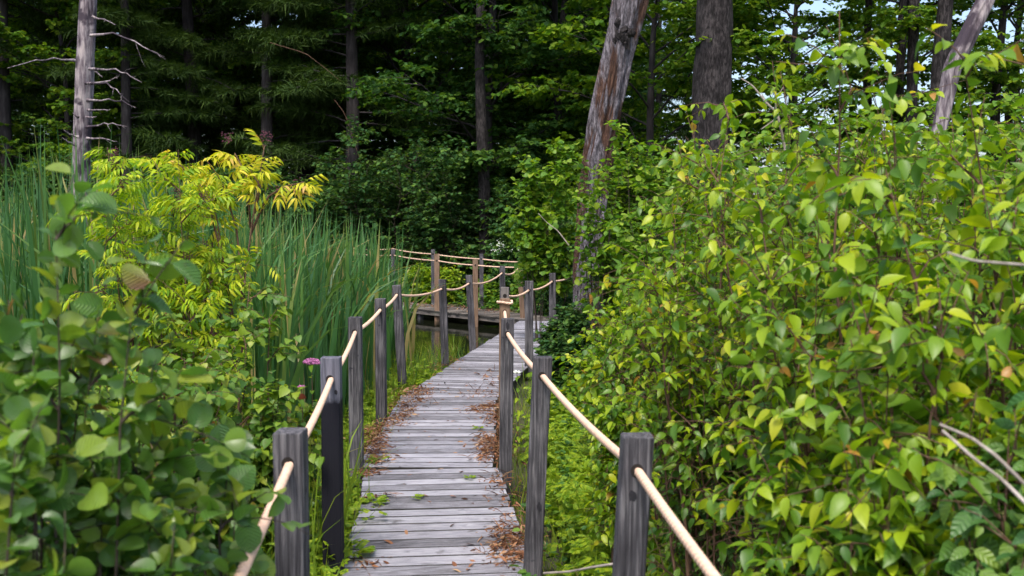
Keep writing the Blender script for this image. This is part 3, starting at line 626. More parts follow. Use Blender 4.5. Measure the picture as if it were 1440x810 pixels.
def decid_proto(seed, H, Rc, tr, base_t, lmat, lsize=.15, nL1=30, nL2=9, nL3=7, nl=11, bark='bark_far', leaf=SMALLR):
    """returns (trunk object, crown object) around the origin"""
    rng = np.random.default_rng(seed)
    pts = np.zeros((6, 3)); pts[:, 2] = np.linspace(-.3, H, 6); pts[1:, :2] = np.cumsum(rng.normal(0, .012*H, (5, 2)), 0)
    tb = MB(); make_trunk(tb, pts, np.array([1.25, 1, .85, .65, .4, .12])*tr, 14, .08, seed, 30)
    T0 = pts[None]
    prof = lambda t: Rc*(.35+.9*np.sin(np.clip((t-base_t)/(1-base_t), 0, 1)*pi*.8+.35))*.8
    S1, _ = branch(T0, nL1, base_t, .98, prof, 1.15, .18, .12, 6, .10, rng)
    S2, _ = branch(S1, nL2, .18, 1, lambda t: Rc*.42*(1.15-.7*t), .85, .05, .12, 4, .12, rng, planar=.75)
    S3, _ = branch(S2, nL3, .15, 1, lambda t: Rc*.18*(1.2-.6*t), .8, .03, .18, 3, .1, rng, planar=.8)
    tubes(tb, S1, np.linspace(.28, .06, 6)[None]*tr*np.ones((len(S1), 1)), 5)
    tubes(tb, S2, np.linspace(.08, .03, 4)[None]*tr*np.ones((len(S2), 1)), 3)
    fb = MB(); pos, d, n = leafpts(S3, nl, .05, rng, .5, .9, .2, .4)
    put(fb, leaf, pos, d, n, lsize*(.6+.7*rng.random(len(pos))))
    return tb, fb, bark, lmat
def conifer_proto(seed, H, Rc, tr, base_t, lmat='needle', nL1=60, nL2=13, nt_=8, ts=.34):
    rng = np.random.default_rng(seed)
    pts = np.zeros((5, 3)); pts[:, 2] = np.linspace(-.3, H, 5); pts[1:, :2] = np.cumsum(rng.normal(0, .005*H, (4, 2)), 0)
    tb = MB(); make_trunk(tb, pts, np.array([1.2, 1, .8, .5, .08])*tr, 14, .05, seed, 30)
    S1, t = branch(pts[None], nL1, base_t, .99, lambda t: Rc*(1.1-.85*t), 1.45, .02, .18, 6, .05, rng)
    S2, _ = branch(S1, nL2, .15, 1, lambda t: Rc*.32*(1.15-.8*t), .9, 0, .15, 3, .06, rng, planar=.9)
    tubes(tb, S1, np.linspace(.16, .04, 6)[None]*tr*np.ones((len(S1), 1)), 4)
    # bare dead lower branches
    S4, _ = branch(pts[None], 16, .08, base_t, lambda t: Rc*.6, 1.35, 0, .15, 6, .12, rng)
    S5, _ = branch(S4, 3, .4, 1, lambda t: Rc*.25, .7, 0, .1, 4, .15, rng)
    tubes(tb, S4, np.linspace(.09, .02, 6)[None]*tr*np.ones((len(S4), 1)), 4); tubes(tb, S5, np.linspace(.03, .01, 4)[None]*tr*np.ones((len(S5), 1)), 3)
    fb = MB(); pos, d, n = leafpts(S2, nt_, .05, rng, 1, .8, .1, .3)
    put(fb, TUFT, pos, d, n, ts*(.7+.6*rng.random(len(pos))))
    return tb, fb, 'bark_far', lmat
def place(proto, x, y, rz, sc, label, cat='tree', group=None, name='tree'):
    if 'meshes' not in proto:
        tb, fb, bk, lm = proto['build']
        e = empty(name, (x, y, float(gh(x, y))), label, cat, group, rz)
        t_ = tb.build('trunk', M[bk], e, smooth=True); c_ = fb.build('crown', M[lm], e)
        proto['meshes'] = (t_, c_)
    else:
        e = empty(name, (x, y, float(gh(x, y))), label, cat, group, rz)
        for o in proto['meshes']:
            c_ = o.copy(); COL.objects.link(c_); c_.parent = e
    e.scale = (sc, sc, sc)
    return e
D1 = {'build': decid_proto(1, 13, 4.2, .15, .08, 'treeleaf', nL1=40)}
D2 = {'build': decid_proto(2, 15, 4.6, .18, .09, 'treeleaf', nL1=44)}
D3 = {'build': decid_proto(3, 11, 3.6, .11, .08, 'treelight', nL1=34)}
D4 = {'build': decid_proto(4, 14, 4.2, .15, .12, 'treelight', nL1=34, nL2=8)}
C1 = {'build': conifer_proto(5, 17, 3.6, .17, .14)}
C2 = {'build': conifer_proto(6, 19, 4.0, .20, .18)}
TG = 'trees of the wood behind the pond'
front = [ # proto, px, Y, scale, label, name
 (C1, 378, 29, 1, 'pine with slim dark trunk above the yellow leaved stems', 'pine_tree'),
 (C2, 425, 33, 1, 'pine just right of the slim dark trunk, deeper in shade', 'pine_tree'),
 (C2, 490, 28.5, .95, 'pine with lighter straight trunk left of the middle', 'pine_tree'),
 (C2, 268, 31, 1, 'pine with broad dark trunk right of the pale snag', 'pine_tree'),
 (C1, 185, 29, .9, 'pine with low boughs just right of the pale snag', 'pine_tree'),
 (C1, 20, 30, 1, 'pine at the left edge of the wood', 'pine_tree'),
 (D3, 90, 31, 1, 'light leaved tree behind the pale snag', 'broadleaf_tree'),
 (D3, 320, 34, 1.1, 'leafy tree between the two slim pines', 'broadleaf_tree'),
 (D1, 682, 27.5, 1, 'blue green maple with dark trunk in the middle of the wood', 'broadleaf_tree'),
 (D2, 590, 31, 1, 'dark leafy tree left of the middle maple', 'broadleaf_tree'),
 (D1, 770, 30, 1, 'dark leafy tree right of the middle maple', 'broadleaf_tree'),
 (D4, 860, 29, .95, 'lighter leafy tree behind the dead trunk', 'broadleaf_tree'),
 (D3, 930, 24, 1, 'light leaved tree between the dead trunk and the big dark trunk', 'broadleaf_tree'),
 (D3, 1090, 22, .85, 'airy light green tree right of the big dark trunk', 'broadleaf_tree'),
 (D4, 1260, 24, .8, 'airy tree with slim dark trunk against the sky', 'broadleaf_tree'),
 (D4, 1395, 23, .8, 'airy tree at the upper right edge', 'broadleaf_tree'),
]
rr_ = random.Random(5)
for pr, px, Y, sc, lab, nm in front: place(pr, X(px, Y), Y, rr_.random()*6.28, sc, lab, group=TG, name=nm)
protos = [D1, D2, C1, D3, D2, D1]
k = 0
for Y in (37, 43, 50, 58):
    xs = np.arange(-Y*.66, Y*.17, 4.0)
    for x in xs:
        k += 1; pr = protos[rr_.randrange(6)] if x > -8 else (C1, D1, C2, D2)[rr_.randrange(4)]
        place(pr, x+rr_.uniform(-1.2, 1.2), Y+rr_.uniform(-1.5, 1.5), rr_.random()*6.28, rr_.uniform(.9, 1.15),
              'shadowy tree deep in the wood, one of many hard to tell apart', group='trees deep in the wood', name='pine_tree' if pr in (C1, C2) else 'broadleaf_tree')
thk = MB(); rq = np.random.default_rng(8)
for k in range(150):   # understorey of the far wood: sprays of leaves on thin stems
    y = rq.uniform(33, 62); x = rq.uniform(-.7*y, .20*y); h_ = rq.uniform(2.5, 6); z = float(gh(x, y)); n = 9
    p0 = np.tile([x, y, z], (n, 1)); a_ = rq.random(n)*2*pi; st_ = polys(p0, unit(np.stack([np.cos(a_)*.45, np.sin(a_)*.45, np.ones(n)], -1)), h_*(.5+.5*rq.random(n)), 6, .1, .1, rq)
    s1, _ = branch(st_, 10, .1, 1, lambda t: 1.1*(1.2-.6*t), 1.0, .1, .2, 4, .1, rq, planar=.5)
    tubes(thk, st_, np.linspace(.03, .008, 6)[None]*np.ones((n, 1)), 3, mi=1)
    pp, dd, nn = leafpts(s1, 16, .05, rq, .5, .9, .2, .4); put(thk, SMALLR, pp+rq.normal(0, .12, pp.shape), dd, nn, .2*(.6+.7*rq.random(len(pp))))
tag(thk.build('understorey', [M['treeleaf'], M['twig_dark']]), 'dark understorey thicket filling the depth of the wood', kind='stuff')
for (x, y) in [(21, 30), (10.5, 37), (17, 34), (14.5, 29), (-24, 22), (-20, 27), (-19, 14), (17, 20), (20, 12)]:
    place(D4 if x > 0 else C1, x, y, rr_.random()*6.28, .85, 'tree at the side of the wetland at the edge of view', group='trees at the side of the wetland', name='broadleaf_tree' if x > 0 else 'pine_tree')

# individual trunks ----------------------------------------------------------
def bare_tree(name, label, pix, Y, wpx, mat, seed, rough=.08, rows=90, sides=36, cat='tree', extra_up=3.0, flare=1.0):
    pts = [P(a, b, Y) for a, b in pix]; dz = pts[-1]-pts[-2]; pts.append(pts[-1]+unit(dz)*extra_up)
    r = [w/2/FPX*Y for w in wpx]; r.append(r[-1]*.8)
    base = pts[0].copy(); zb = float(gh(base[0], base[1]))-.1; pts.insert(0, np.array([base[0], base[1], zb])); r.insert(0, r[0]*1.15*flare)
    e = empty(name, (pts[0][0], pts[0][1], zb), label, cat)
    pts = np.array(pts)-pts[0]; mb = MB(); make_trunk(mb, pts, r, sides, rough, seed, rows); mb.build('trunk', mat, e, smooth=True)
    return e, pts, r
# dead trunk in the middle: grey wood with a rotten brown strip
m, t, b, N, Lk = nodes('rotten_trunk'); tc = N('ShaderNodeTexCoord'); mp = N('ShaderNodeMapping'); mp.inputs['Scale'].default_value = (14, 14, 3.6); Lk(tc.outputs['Object'], mp.inputs[0])
nz = N('ShaderNodeTexNoise'); nz.inputs['Scale'].default_value = 2.2; nz.inputs['Detail'].default_value = 8; nz.inputs['Roughness'].default_value = .7; Lk(mp.outputs[0], nz.inputs['Vector'])
r1 = ramp(t, [(.36, (.035, .03, .035)), (.48, (.15, .13, .15)), (.58, (.33, .30, .34)), (.72, (.50, .46, .49))]); Lk(nz.outputs[0], r1.inputs[0])
r2 = ramp(t, [(.3, (.02, .010, .008)), (.5, (.11, .05, .032)), (.7, (.24, .13, .085))]); Lk(nz.outputs[0], r2.inputs[0])
geo = N('ShaderNodeNewGeometry'); sx = N('ShaderNodeSeparateXYZ'); Lk(geo.outputs['Normal'], sx.inputs[0])
n3 = N('ShaderNodeTexNoise'); n3.inputs['Scale'].default_value = 1.6; n3.inputs['Detail'].default_value = 5
mp3 = N('ShaderNodeMapping'); mp3.inputs['Scale'].default_value = (2.2, 2.2, .5); Lk(tc.outputs['Object'], mp3.inputs[0]); Lk(mp3.outputs[0], n3.inputs['Vector'])
r3 = ramp(t, [(.50, (0, 0, 0)), (.54, (1, 1, 1))]); Lk(n3.outputs[0], r3.inputs[0])
mx = N('ShaderNodeMix'); mx.data_type = 'RGBA'; Lk(r3.outputs[0], mx.inputs[0]); Lk(r1.outputs[0], mx.inputs[6]); Lk(r2.outputs[0], mx.inputs[7]); Lk(mx.outputs[2], b.inputs['Base Color'])
b.inputs['Roughness'].default_value = .95; bp = N('ShaderNodeBump'); bp.inputs['Strength'].default_value = 1; bp.inputs['Distance'].default_value = .12; Lk(nz.outputs[0], bp.inputs['Height']); Lk(bp.outputs[0], b.inputs['Normal']); M['rotten'] = m
e, pts, r = bare_tree('dead_tree', 'leaning dead grey trunk with rotten brown wood and peeling bark in the middle', [(829, 455), (827, 380), (829, 310), (838, 235), (850, 170), (864, 100), (875, 50), (886, 0)], 13.0, [44, 40, 37, 39, 40, 41, 43, 45], M['rotten'], 3, .22, 260, 96)
# burls
bb = MB(); rb = np.random.default_rng(4)
for k in range(26):
    c_ = P(876+rb.normal(0, 6), 50+rb.normal(0, 7), 12.80)-np.array(e.location); q = ICO[0]*rb.uniform(.02, .055)*(1+.35*rb.normal(0, 1, (12, 1)))*np.array([1, .8, rb.uniform(.8, 1.8)])
    bb.add(q+c_, [ICO[1]])
bb.build('burl', M['bark'], e)
e, _, _ = bare_tree('dark_trunk_tree', 'thick dark furrowed trunk right of the dead tree', [(998, 250), (1002, 100), (1006, 0)], 20.0, [56, 52, 48], M['bark'], 5, .10)
for i, (pix, Y, w, lab) in enumerate([
    ([(1262, 250), (1266, 100), (1270, 0)], 22, [13, 12, 11], 'slim dark trunk, left one of three against the bright sky'),
    ([(1280, 250), (1283, 100), (1286, 0)], 21, [16, 15, 14], 'straight dark trunk, middle one of three against the bright sky'),
    ([(1316, 250), (1322, 100), (1330, 0)], 20, [24, 22, 20], 'broad dark trunk, right one of three against the bright sky'),
    ([(1225, 250), (1218, 90), (1222, 0)], 25, [12, 11, 10], 'thin dark trunk among light leaves left of the three trunks'),
    ([(682, 290), (678, 200), (674, 90), (676, 0)], 25, [17, 16, 14, 12], 'dark trunk standing in the middle of the wood'),
    ([(784, 200), (786, 90), (795, 0)], 28, [12, 11, 10], 'thin dark trunk left of the dead tree')]):
    bare_tree('dark_trunk_tree', lab, pix, Y, w, M['bark'], 10+i, .07, 60, 18, extra_up=4)
e, pts, r = bare_tree('grey_snag', 'leaning bleached broken snag at the upper right', [(1318, 200), (1340, 95), (1383, 5)], 9.0, [20, 21, 23], M['snag'], 7, .2, 80, 32, extra_up=.6)
# pale snag on the left with bare branches
e, pts, r = bare_tree('pale_snag', 'tall pale dead snag with bare branches at the left', [(112, 290), (115, 200), (119, 100), (124, 0)], 17.0, [24, 24, 24, 22], M['snag'], 9, .07, 120, 36)
O_ = np.array(e.location)
brs = [[(128, 50), (160, 47), (190, 58), (215, 72), (232, 82)], [(126, 98), (160, 97), (180, 105), (199, 116)], [(121, 118), (148, 116), (165, 128), (181, 143)], [(128, 118), (155, 113), (168, 106)],
       [(123, 142), (150, 140), (175, 143), (191, 152)], [(123, 155), (140, 154), (155, 155)], [(122, 180), (145, 174), (160, 174), (178, 178)], [(122, 195), (145, 194), (164, 200)],
       [(110, 193), (98, 188), (90, 184)], [(108, 205), (96, 199), (88, 195)], [(106, 86), (80, 82), (45, 86), (10, 96)], [(122, 165), (136, 165)], [(110, 165), (103, 160)], [(130, 24), (150, 28), (163, 36)], [(135, 100), (145, 110)]]
bb = MB()
for br in brs:
    q = np.array([P(a, c_, 16.85-.012*abs(a-118)) for a, c_ in br])-O_
    bb2 = np.stack([np.interp(np.linspace(0, 1, 9), np.linspace(0, 1, len(q)), q[:, j]) for j in range(3)], -1); bb2 += np.random.default_rng(len(br)).normal(0, .008, bb2.shape)
    tubes(bb, bb2, np.concatenate([[.030, .020], np.linspace(.015, .004, 7)]), 5)
    tw_, _ = branch(bb2[None], 3, .35, .95, lambda t: .32*np.linalg.norm(bb2[-1]-bb2[0])*(1.1-t), .6, -.05, .1, 5, .15, np.random.default_rng(int(br[0][1])))
    tubes(bb, tw_, np.linspace(.005, .0015, 5)[None]*np.ones((3, 1)), 3)
bb.build('bare_branches', M['snag'], e, smooth=True)

# loose bare twigs
def stick(label, pix, Y, r0, r1, cat='branch', name='bare_branch', group='bare branches in the thicket', mat='deadtwig', forks=()):
    q = np.array([P(a, c_, y_) for (a, c_), y_ in zip(pix, np.broadcast_to(Y, len(pix)))]); o0 = q[0].copy(); mb = MB()
    f = lambda q: np.stack([np.interp(np.linspace(0, 1, 12), np.linspace(0, 1, len(q)), q[:, j]) for j in range(3)], -1)
    tubes(mb, f(q), np.linspace(r0, r1, 12), 6)
    for fk in forks:
        fq = np.array([P(a, c_, y_) for (a, c_), y_ in zip(fk, np.broadcast_to(np.mean(Y), len(fk)))]); tubes(mb, f(fq), np.linspace(r0*.6, r1*.6, 12), 5)
    return tag(mb.build(name, M[mat], smooth=True, loc=o0), label, cat, group)
stick('white forked bare twigs left of the tallest dogwood', [(1105, 215), (1094, 160), (1078, 145), (1058, 120), (1042, 110)], 4.0, .006, .002, forks=([(1092, 160), (1090, 140), (1102, 122)], [(1078, 146), (1070, 128)], [(1094, 165), (1080, 175), (1070, 182)]))
stick('pale bare branch arching out at the right edge above the middle', [(1332, 355), (1370, 367), (1445, 373)], [1.9, 1.9, 1.95], .0022, .0032)
stick('pale bare branch, upper of two at the lower right', [(1322, 597), (1365, 615), (1400, 640), (1450, 690)], [1.9, 1.85, 1.8, 1.8], .0025, .0038)
stick('pale bare branch, lower of two at the lower right', [(1326, 606), (1370, 645), (1410, 675), (1450, 715)], [2.0, 1.9, 1.9, 1.85], .003, .004)
stick('thin grey stick lying at the foot of the nearest right post', [(765, 806), (800, 804), (830, 798), (862, 793)], [3.3, 3.2, 3.1, 3.0], .004, .004)
stick('thin bare branch reaching down left of the dead trunk', [(800, 345), (785, 325), (768, 312), (757, 300)], 11.9, .009, .003)
stick('fallen grey branch leaning in the dark wood behind the yellow leaves', [(380, 60), (430, 75), (460, 98), (480, 115)], 26, .010, .004, mat='twig')
stick('pale diagonal dead branch before the lighter pine trunk', [(470, 140), (485, 160), (498, 200), (510, 235)], 26, .010, .004, mat='twig')

# ------------------------------------------------------------------ cattails
rng = np.random.default_rng(77)
def blades(n, fx, H, wd, mat, name, label, bend=.35, segs=6, kindcat='reeds', z0=None, lean=.12):
    xy = fx(n); n = len(xy); hh = H(xy, n); a = rng.random(n)*2*pi; s = np.linspace(0, 1, segs)
    z_ = gh(xy[:, 0], xy[:, 1])-.05 if z0 is None else np.full(n, z0)
    dirh = np.stack([np.cos(a), np.sin(a)], -1); ln = lean*rng.random(n); bd = bend*rng.random(n)**3
    out = (ln[:, None]*s + bd[:, None]*s**3.5)*hh[:, None]
    C = np.empty((n, segs, 3)); C[..., 0] = xy[:, :1]+dirh[:, :1]*out; C[..., 1] = xy[:, 1:]+dirh[:, 1:]*out
    C[..., 2] = z_[:, None]+hh[:, None]*(s-.5*bd[:, None]*s**4)
    b = rng.random(n)*2*pi; wv = np.stack([np.cos(b), np.sin(b), np.zeros(n)], -1)
    prof = np.array([.8, 1, 1, .9, .6, .03]) if segs == 6 else np.interp(s, [0, .5, 1], [.8, 1, .03])
    wv = wv[:, None]*(prof[None]*(wd*(.6+.8*rng.random(n)))[:, None]/2)[..., None]
    V = np.stack([C-wv, C+wv], 2).reshape(-1, 3)
    i = (np.arange(n)*segs*2)[:, None]+np.arange(segs-1)[None]*2
    F = np.stack([i, i+1, i+3, i+2], -1).reshape(-1, 4); mb = MB(); mb.add(V, [F])
    return mb.build(name, mat, smooth=True)
def reed_xy(n):
    y = 7.2+rng.random(n*3)*8.5; px = -60+rng.random(n*3)*640; x = X(px, y)
    edge = np.interp(y, [7, 9, 10.5, 12, 14, 16], [400, 470, 525, 555, 575, 520])
    ok = (px < edge+rng.normal(0, 12, len(px))) & ((px > 150) | (rng.random(len(px)) < .45)) & (rng.random(len(px)) < .35+.65*(np.sin(x*3.1)*np.sin(y*2.3+x) > -.3))
    return np.stack([x, y], -1)[ok][:n]
o = blades(3900, reed_xy, lambda xy, n: (2.15+.32*np.clip(-xy[:, 0]-2, -1, 1.5))*(.62+.42*rng.random(n)**.7), .034, M['reed'], 'cattail_reeds', '', bend=.55, lean=.11)
tag(o, 'dense stand of blue green cattail blades with some dry tan ones along the pond', kind='stuff')
# ------------------------------------------------------------------ grass and herbs beside the walk
def band(pts, n, w):
    """points scattered round a polyline list of (x,y) with half width w (array like)"""
    pts = np.array(pts, float); t_ = rng.random(n)*(len(pts)-1); i = t_.astype(int); f = (t_-i)[:, None]
    q = pts[i]*(1-f)+pts[i+1]*f; return q+np.column_stack([(rng.random(n)-.5)*2*w, (rng.random(n)-.5)*.8])
def offdeck(xy):
    """keep clear of the planks"""
    c1 = np.interp(xy[:, 1], [.3, 6.74, 9.75, 17.75], [.06, -.57, -.61, .60]); hw = np.interp(xy[:, 1], [0, 6.7, 6.8, 18], [.50, .50, .50, .50])
    return np.abs(xy[:, 0]-c1) > hw
leftline = [(-.95, 2), (-1.25, 4), (-1.6, 6), (-1.75, 8), (-1.8, 10), (-1.6, 12), (-1.3, 14)]
def gl(n): q = band(leftline, n, .7); return q[offdeck(q)]
o = blades(9000, gl, lambda xy, n: .12+.38*rng.random(n)**1.5, .007, M['grass'], 'grass', '', bend=.8, lean=.5); tag(o, 'yellow green grass along the left side of the boardwalk', kind='stuff')
def gr_(n): q = band([(.75, 2.2), (.65, 4), (.5, 6), (.35, 8), (.5, 10), (.8, 12), (1.2, 14), (1.6, 16)], n, .5); return q[offdeck(q)]
o = blades(4500, gr_, lambda xy, n: .1+.28*rng.random(n)**1.5, .006, M['grass'], 'grass', '', bend=.8, lean=.5); tag(o, 'thin green grass along the right side of the boardwalk', kind='stuff')
def gw(n): q = np.column_stack([-3.2+rng.random(n)*3.4, 11.0+rng.random(n)*2.2]); return q[offdeck(q) & (q[:, 0] < np.interp(q[:, 1], [11, 16], [-.85, -.1]))]
o = blades(3000, gw, lambda xy, n: .15+.35*rng.random(n)**1.3, .009, M['reed'], 'marsh_grass', '', bend=.8, lean=.5, z0=-.33); tag(o, 'loose green marsh grass growing in the pond edge by the left posts', kind='stuff')
o = blades(120, lambda n: np.column_stack([X(350+rng.random(n)*120, 4.8), 3.4+rng.random(n)*3]), lambda xy, n: .5+.4*rng.random(n), .012, M['grass'], 'grass', '', bend=.4, lean=.2); tag(o, 'taller single grass blades by the near left posts', kind='stuff')
# herb carpet
def herbs(n, fx, size, mat, name, label, T=None, hgt=(.08, .4), ls=.055, per=26):
    xy = fx(n); n = len(xy); mb = MB(); hh = hgt[0]+(hgt[1]-hgt[0])*rng.random(n)**1.4
    z_ = gh(xy[:, 0], xy[:, 1]); p0 = np.column_stack([xy, z_]); d = unit(rng.normal(0, .28, (n, 3))+UP)
    St = polys(p0, d, hh, 4, .1, .1, rng); tubes(mb, St, np.full((n, 4), .0015), 3)
    pos, dr, nr = leafpts(St, per, .15, rng, .25, 1.0, .1, .35)
    a = rng.random(len(pos))*2*pi; c, s = np.cos(a), np.sin(a); dx = dr.copy(); dr[:, 0] = c*dx[:, 0]-s*dx[:, 1]; dr[:, 1] = s*dx[:, 0]+c*dx[:, 1]
    nr = unit(UP+rng.normal(0, .3, dr.shape)); nr = unit(nr-(nr*dr).sum(-1, keepdims=True)*dr)
    put(mb, T or SMALLR, pos, dr, nr, ls*(.6+.8*rng.random(len(pos))))
    return tag(mb.build(name, mat), label, kind='stuff')
def hl(n): q = band([(-1.1, 2), (-1.35, 4), (-1.75, 6), (-1.9, 8), (-1.8, 10), (-1.6, 12)], n, .75); return q[offdeck(q)]
herbs(4200, hl, 0, M['herb'], 'ground_cover', 'bright yellow green low plants carpeting the left bank', FEATHER, (.08, .30), .085, 9)
herbs(1500, lambda n: (lambda q: q[offdeck(q)])(band([(-.80, 2.4), (-.95, 3.2), (-1.1, 4.2), (-1.3, 5.4), (-1.4, 6.4)], n, .38)), 0, M['herb'], 'ground_cover', 'fine bright low plants between the near left posts', FEATHER, (.12, .42), .07, 12)
def hr(n): q = band([(1.3, 1.8), (1.3, 4), (1.25, 6), (1.2, 8), (1.4, 10), (1.8, 12), (2.2, 14)], n, 1.0); return q[offdeck(q)]
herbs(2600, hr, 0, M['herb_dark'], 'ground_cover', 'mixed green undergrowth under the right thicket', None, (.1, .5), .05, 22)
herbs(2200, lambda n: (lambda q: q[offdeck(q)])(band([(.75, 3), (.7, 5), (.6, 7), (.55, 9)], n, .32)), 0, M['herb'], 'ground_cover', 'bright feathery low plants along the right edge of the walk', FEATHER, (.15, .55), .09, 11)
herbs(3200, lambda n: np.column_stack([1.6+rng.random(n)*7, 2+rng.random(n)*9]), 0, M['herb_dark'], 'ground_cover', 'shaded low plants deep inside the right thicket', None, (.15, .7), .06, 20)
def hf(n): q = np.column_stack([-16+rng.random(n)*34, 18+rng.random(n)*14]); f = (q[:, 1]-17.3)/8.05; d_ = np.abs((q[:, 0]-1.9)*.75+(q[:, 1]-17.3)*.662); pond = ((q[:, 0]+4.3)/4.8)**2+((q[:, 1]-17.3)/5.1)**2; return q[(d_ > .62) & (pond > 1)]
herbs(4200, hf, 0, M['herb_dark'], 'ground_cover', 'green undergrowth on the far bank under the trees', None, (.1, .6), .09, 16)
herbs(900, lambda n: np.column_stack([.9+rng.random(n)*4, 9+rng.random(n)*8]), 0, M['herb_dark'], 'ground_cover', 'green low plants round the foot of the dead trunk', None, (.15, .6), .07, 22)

# ------------------------------------------------------------------ ferns and flowers
def fern(x, y, sz, n, label, seed, z=None, mat='fern'):
    rg = np.random.default_rng(seed); e = empty('fern', (x, y, float(gh(x, y)) if z is None else z), label, 'fern', 'ferns beside the boardwalk')
    for k in range(n):
        mb = MB(); a = 2*pi*k/n+rg.normal(0, .25); d = unit(np.array([[cos(a), sin(a), .9]])); q = polys(np.zeros((1, 3)), d, sz*(.8+.4*rg.random()), 9, .55, .02, rg)
        tubes(mb, q, np.linspace(.003, .001, 9)[None]*1.0, 4)
        t_ = np.repeat(np.linspace(.15, .98, 22), 2)[None]; pos, tan = sample(q, t_); sdv = unit(np.cross(tan, UP))*np.where(np.arange(44) % 2 == 0, 1, -1)[None, :, None]
        dr = unit(sdv+tan*.35-UP*.1)[0]; nr = np.cross(tan[0], sdv[0]); nr = np.where(nr[:, 2:3] < 0, -nr, nr); nr = unit(nr-(nr*dr).sum(-1, keepdims=True)*dr)
        put(mb, LANCE, pos[0], dr, nr, sz*.33*np.sin(np.clip(1.12-t_[0], 0, 1)*pi*.55)*1.0)
        mb.build('frond', M[mat], e, smooth=True)
q = G(783, 545, -.25); fern(q[0], q[1], .55, 7, 'yellow green fern right of the blotched post', 1)
q = G(850, 600, -.25); fern(q[0], q[1], .4, 6, 'small fern among the shrubs behind the second right post', 2)
q = G(800, 640, -.25); fern(q[0], q[1], .42, 6, 'feathery fern behind the tall right rail post', 5)
fern(.62, 3.05, .30, 6, 'fern at the bottom right of the nearest right post', 3, z=.02)
q = G(715, 830, -.1); fern(q[0]+.05, q[1], .30, 7, 'bright feathery plant at the bottom beside the deck edge', 4, z=-.12)
# purple flower head
def flower(px, py, Y, label, cat, mat, rad, n, hs, stem_mat='herb'):
    c_ = P(px, py, Y); z0 = float(gh(c_[0], c_[1])); e = empty(cat.replace(' ', '_'), (c_[0], c_[1], z0), label, cat); H = c_[2]-z0
    mb = MB(); q = np.array([(0, 0, 0), (.01, 0, H*.5), (0, 0, H)]); tubes(mb, q, [.004, .003, .002], 5); rg = np.random.default_rng(int(px)); S0 = q[None]
    mb.build('stem', M['twig'], e)
    lf = MB(); pos, d, nr = leafpts(S0, 14, .2, rg, .3, 1, .2, .2); put(lf, LANCE, pos, d, nr, .10); lf.build('foliage', M[stem_mat], e)
    fb = MB(); v = rg.normal(0, 1, (n, 3)); v = unit(v)*rg.random((n, 1))**.33*rad; v[:, 2] = np.abs(v[:, 2])*.55; v[:, 2] += H
    V = (ICO[0][None]*hs+v[:, None]).reshape(-1, 3); fb.add(V, [(ICO[1][None]+(np.arange(n)*12)[:, None, None]).reshape(-1, 3)]); fb.build('flower_head', mat, e)
flower(438, 511, 5.7, 'pinkish purple flower head beside the black stained post', 'wildflower', M['purple'], .05, 150, .006)
flower(424, 545, 5.2, 'small faded purple flower lower left of the bright one', 'wildflower', M['purple'], .022, 40, .005)
flower(727, 524, 8.0, 'small white flower by the right deck edge', 'wildflower', M['white'], .03, 40, .006)
def blossoms(px, py, Y, wpx, hpx, n, label, seed):
    rg = np.random.default_rng(seed); c_ = P(px, py, Y); top = tz(py-hpx, Y)
    e = shrub('flowering_bush', label, 'bush', c_[0], Y, top, wpx/FPX*Y, SMALLR, .09, 'bush', seed, 8, 8, 5, 7, 'twig_dark', lean_out=.5, bare=.3, opposite=False)
    zz = c_[2]-float(gh(c_[0], Y)); q = np.column_stack([rg.normal(0, wpx/FPX*Y*.45, n), rg.normal(0, .25, n)-.25, zz+rg.normal(0, hpx/FPX*Y*.4, n)])
    k_ = 7; q = (q[:, None]+rg.normal(0, .035, (n, k_, 3))).reshape(-1, 3); mb = MB()
    put(mb, SMALLR, q, unit(rg.normal(0, 1, q.shape)+UP*.4), unit(rg.normal(0, 1, q.shape)), .032)
    mb.build('blossoms', M['white'], e)
blossoms(755, 352, 21.2, 26, 22, 26, 'bush with scattered white blossoms above the far rope, right of the grey post', 501)
blossoms(706, 345, 22.8, 14, 14, 10, 'small bush with faint white blossoms behind the far rope', 502)

# ------------------------------------------------------------------ litter on the deck
lit = MB(); rg = np.random.default_rng(9)
def pile(px0, py0, px1, py1, n, w, h):
    n = int(n*1.5); a, b = G(px0, py0, .004), G(px1, py1, .004); t_ = rg.random((n, 1)); q = a*(1-t_)+b*t_; r_ = rg.normal(0, 1, (n, 2))*w*(1+.8*(rg.random((n, 1)) < .3)); q[:, :2] += r_
    q[:, 2] = .006+rg.random(n)*h*np.exp(-(r_**2).sum(1)/(2*w*w)); d = rg.normal(0, 1, (n, 3)); d[:, 2] *= .3; d = unit(d); nr = unit(rg.normal(0, .45, (n, 3))+UP); nr = unit(nr-(nr*d).sum(-1, keepdims=True)*d)
    m_ = n//2; put(lit, LANCE, q[:m_], d[:m_], nr[:m_], .022+.045*rg.random(m_)**1.5)
    put(lit, (LANCE[0]*np.array([.22, 1, 1]), LANCE[1], LANCE[2]), q[m_:], d[m_:], nr[m_:], .04+.07*rg.random(n-m_))
for a in [(528, 655, 530, 600, 560, .05, .045), (548, 600, 575, 575, 300, .06, .03), (570, 575, 592, 545, 380, .08, .035), (690, 650, 688, 612, 420, .06, .045), (700, 600, 688, 570, 240, .06, .03), (665, 578, 695, 570, 240, .06, .025),
          (722, 790, 714, 745, 300, .06, .03), (700, 640, 690, 520, 180, .06, .02), (515, 700, 545, 697, 30, .03, .012), (500, 790, 530, 793, 30, .03, .012), (600, 520, 640, 505, 120, .07, .02), (680, 545, 655, 560, 30, .05, .01), (730, 775, 700, 660, 160, .05, .015),
          (507, 668, 524, 662, 70, .03, .02)]: pile(*a)
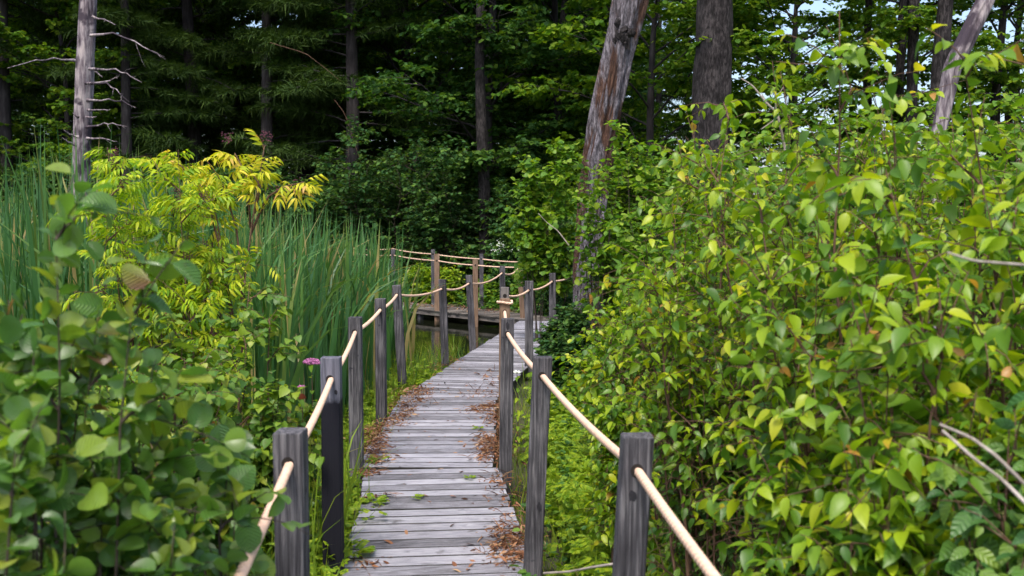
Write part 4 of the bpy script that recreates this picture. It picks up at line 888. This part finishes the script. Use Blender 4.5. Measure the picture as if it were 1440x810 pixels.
n = 150; q = np.column_stack([rg.uniform(-1.2, .4, n), rg.uniform(4.6, 12, n), np.full(n, .009)]); 
d = rg.normal(0, 1, (n, 3)); d[:, 2] = 0; d = unit(d); nr = unit(UP+rg.normal(0, .15, (n, 3))); nr = unit(nr-(nr*d).sum(-1, keepdims=True)*d); ok = ~offdeck(q[:, :2]); put(lit, LANCE, q[ok], d[ok], nr[ok], .03+.05*rg.random(ok.sum()))
tag(lit.build('leaf_litter', M['litter']), 'reddish brown dead leaves and needles heaped along the deck edges', kind='stuff')
# far walk litter
lit = MB(); n = 260; t_ = rg.random(n)*5; u_ = rg.normal(.2, .22, n); q = np.column_stack([-.2-.66*t_+.75*u_, 19.5+.75*t_+.66*u_, np.full(n, .004)]); d = unit(np.column_stack([rg.normal(0, 1, (n, 2)), np.zeros(n)])); put(lit, LANCE, q, d, np.tile(UP, (n, 1)), .09)
tag(lit.build('leaf_litter', M['litter']), 'brown dead leaves scattered on the far boardwalk', kind='stuff')
def one_leaf(px, py, sz, mat, label, T=OVATE, z=.012):
    q = G(px, py, z); mb = MB(); put(mb, T, np.zeros((1, 3)), unit(np.array([[1, .4, .05]])), unit(np.array([[-.05, 0, 1.]])), sz); o = mb.build('fallen_leaf', M[mat], smooth=True); o.location = q; return tag(o, label, 'leaf', 'single leaves lying on the deck')
one_leaf(665, 525, .10, 'litter', 'pale tan leaf lying on the deck near its bend')
one_leaf(592, 697, .055, 'litter', 'curled brown leaf in the middle of the near deck')
one_leaf(632, 698, .05, 'litter', 'small brown leaf right of the curled one')
def sprig(px, py, label, seed, s=.09):
    rg = np.random.default_rng(seed); q = G(px, py, .01); mb = MB(); n = 9; a = rg.random(n)*2*pi; d = unit(np.column_stack([np.cos(a), np.sin(a), .25+rg.random(n)*.5])); nr = unit(UP-(UP*d).sum(-1, keepdims=True)*d)
    put(mb, FEATHER, np.zeros((n, 3)), d, nr, s); o = mb.build('green_sprig', M['herb'], smooth=True); o.location = q; return tag(o, label, 'sprig', 'green sprigs on the deck')
sprig(525, 706, 'green sprig growing up through the near deck at the left', 1, .10); sprig(587, 700, 'tiny green sprig in the middle of the near deck', 2, .045); sprig(661, 672, 'tiny green sprig right on the near deck', 3, .045)
sprig(498, 778, 'green sprig at the lower left deck edge', 4, .11); sprig(672, 603, 'green sprig by the right litter pile', 5, .05); sprig(532, 648, 'green weed on the left litter pile', 6, .09)
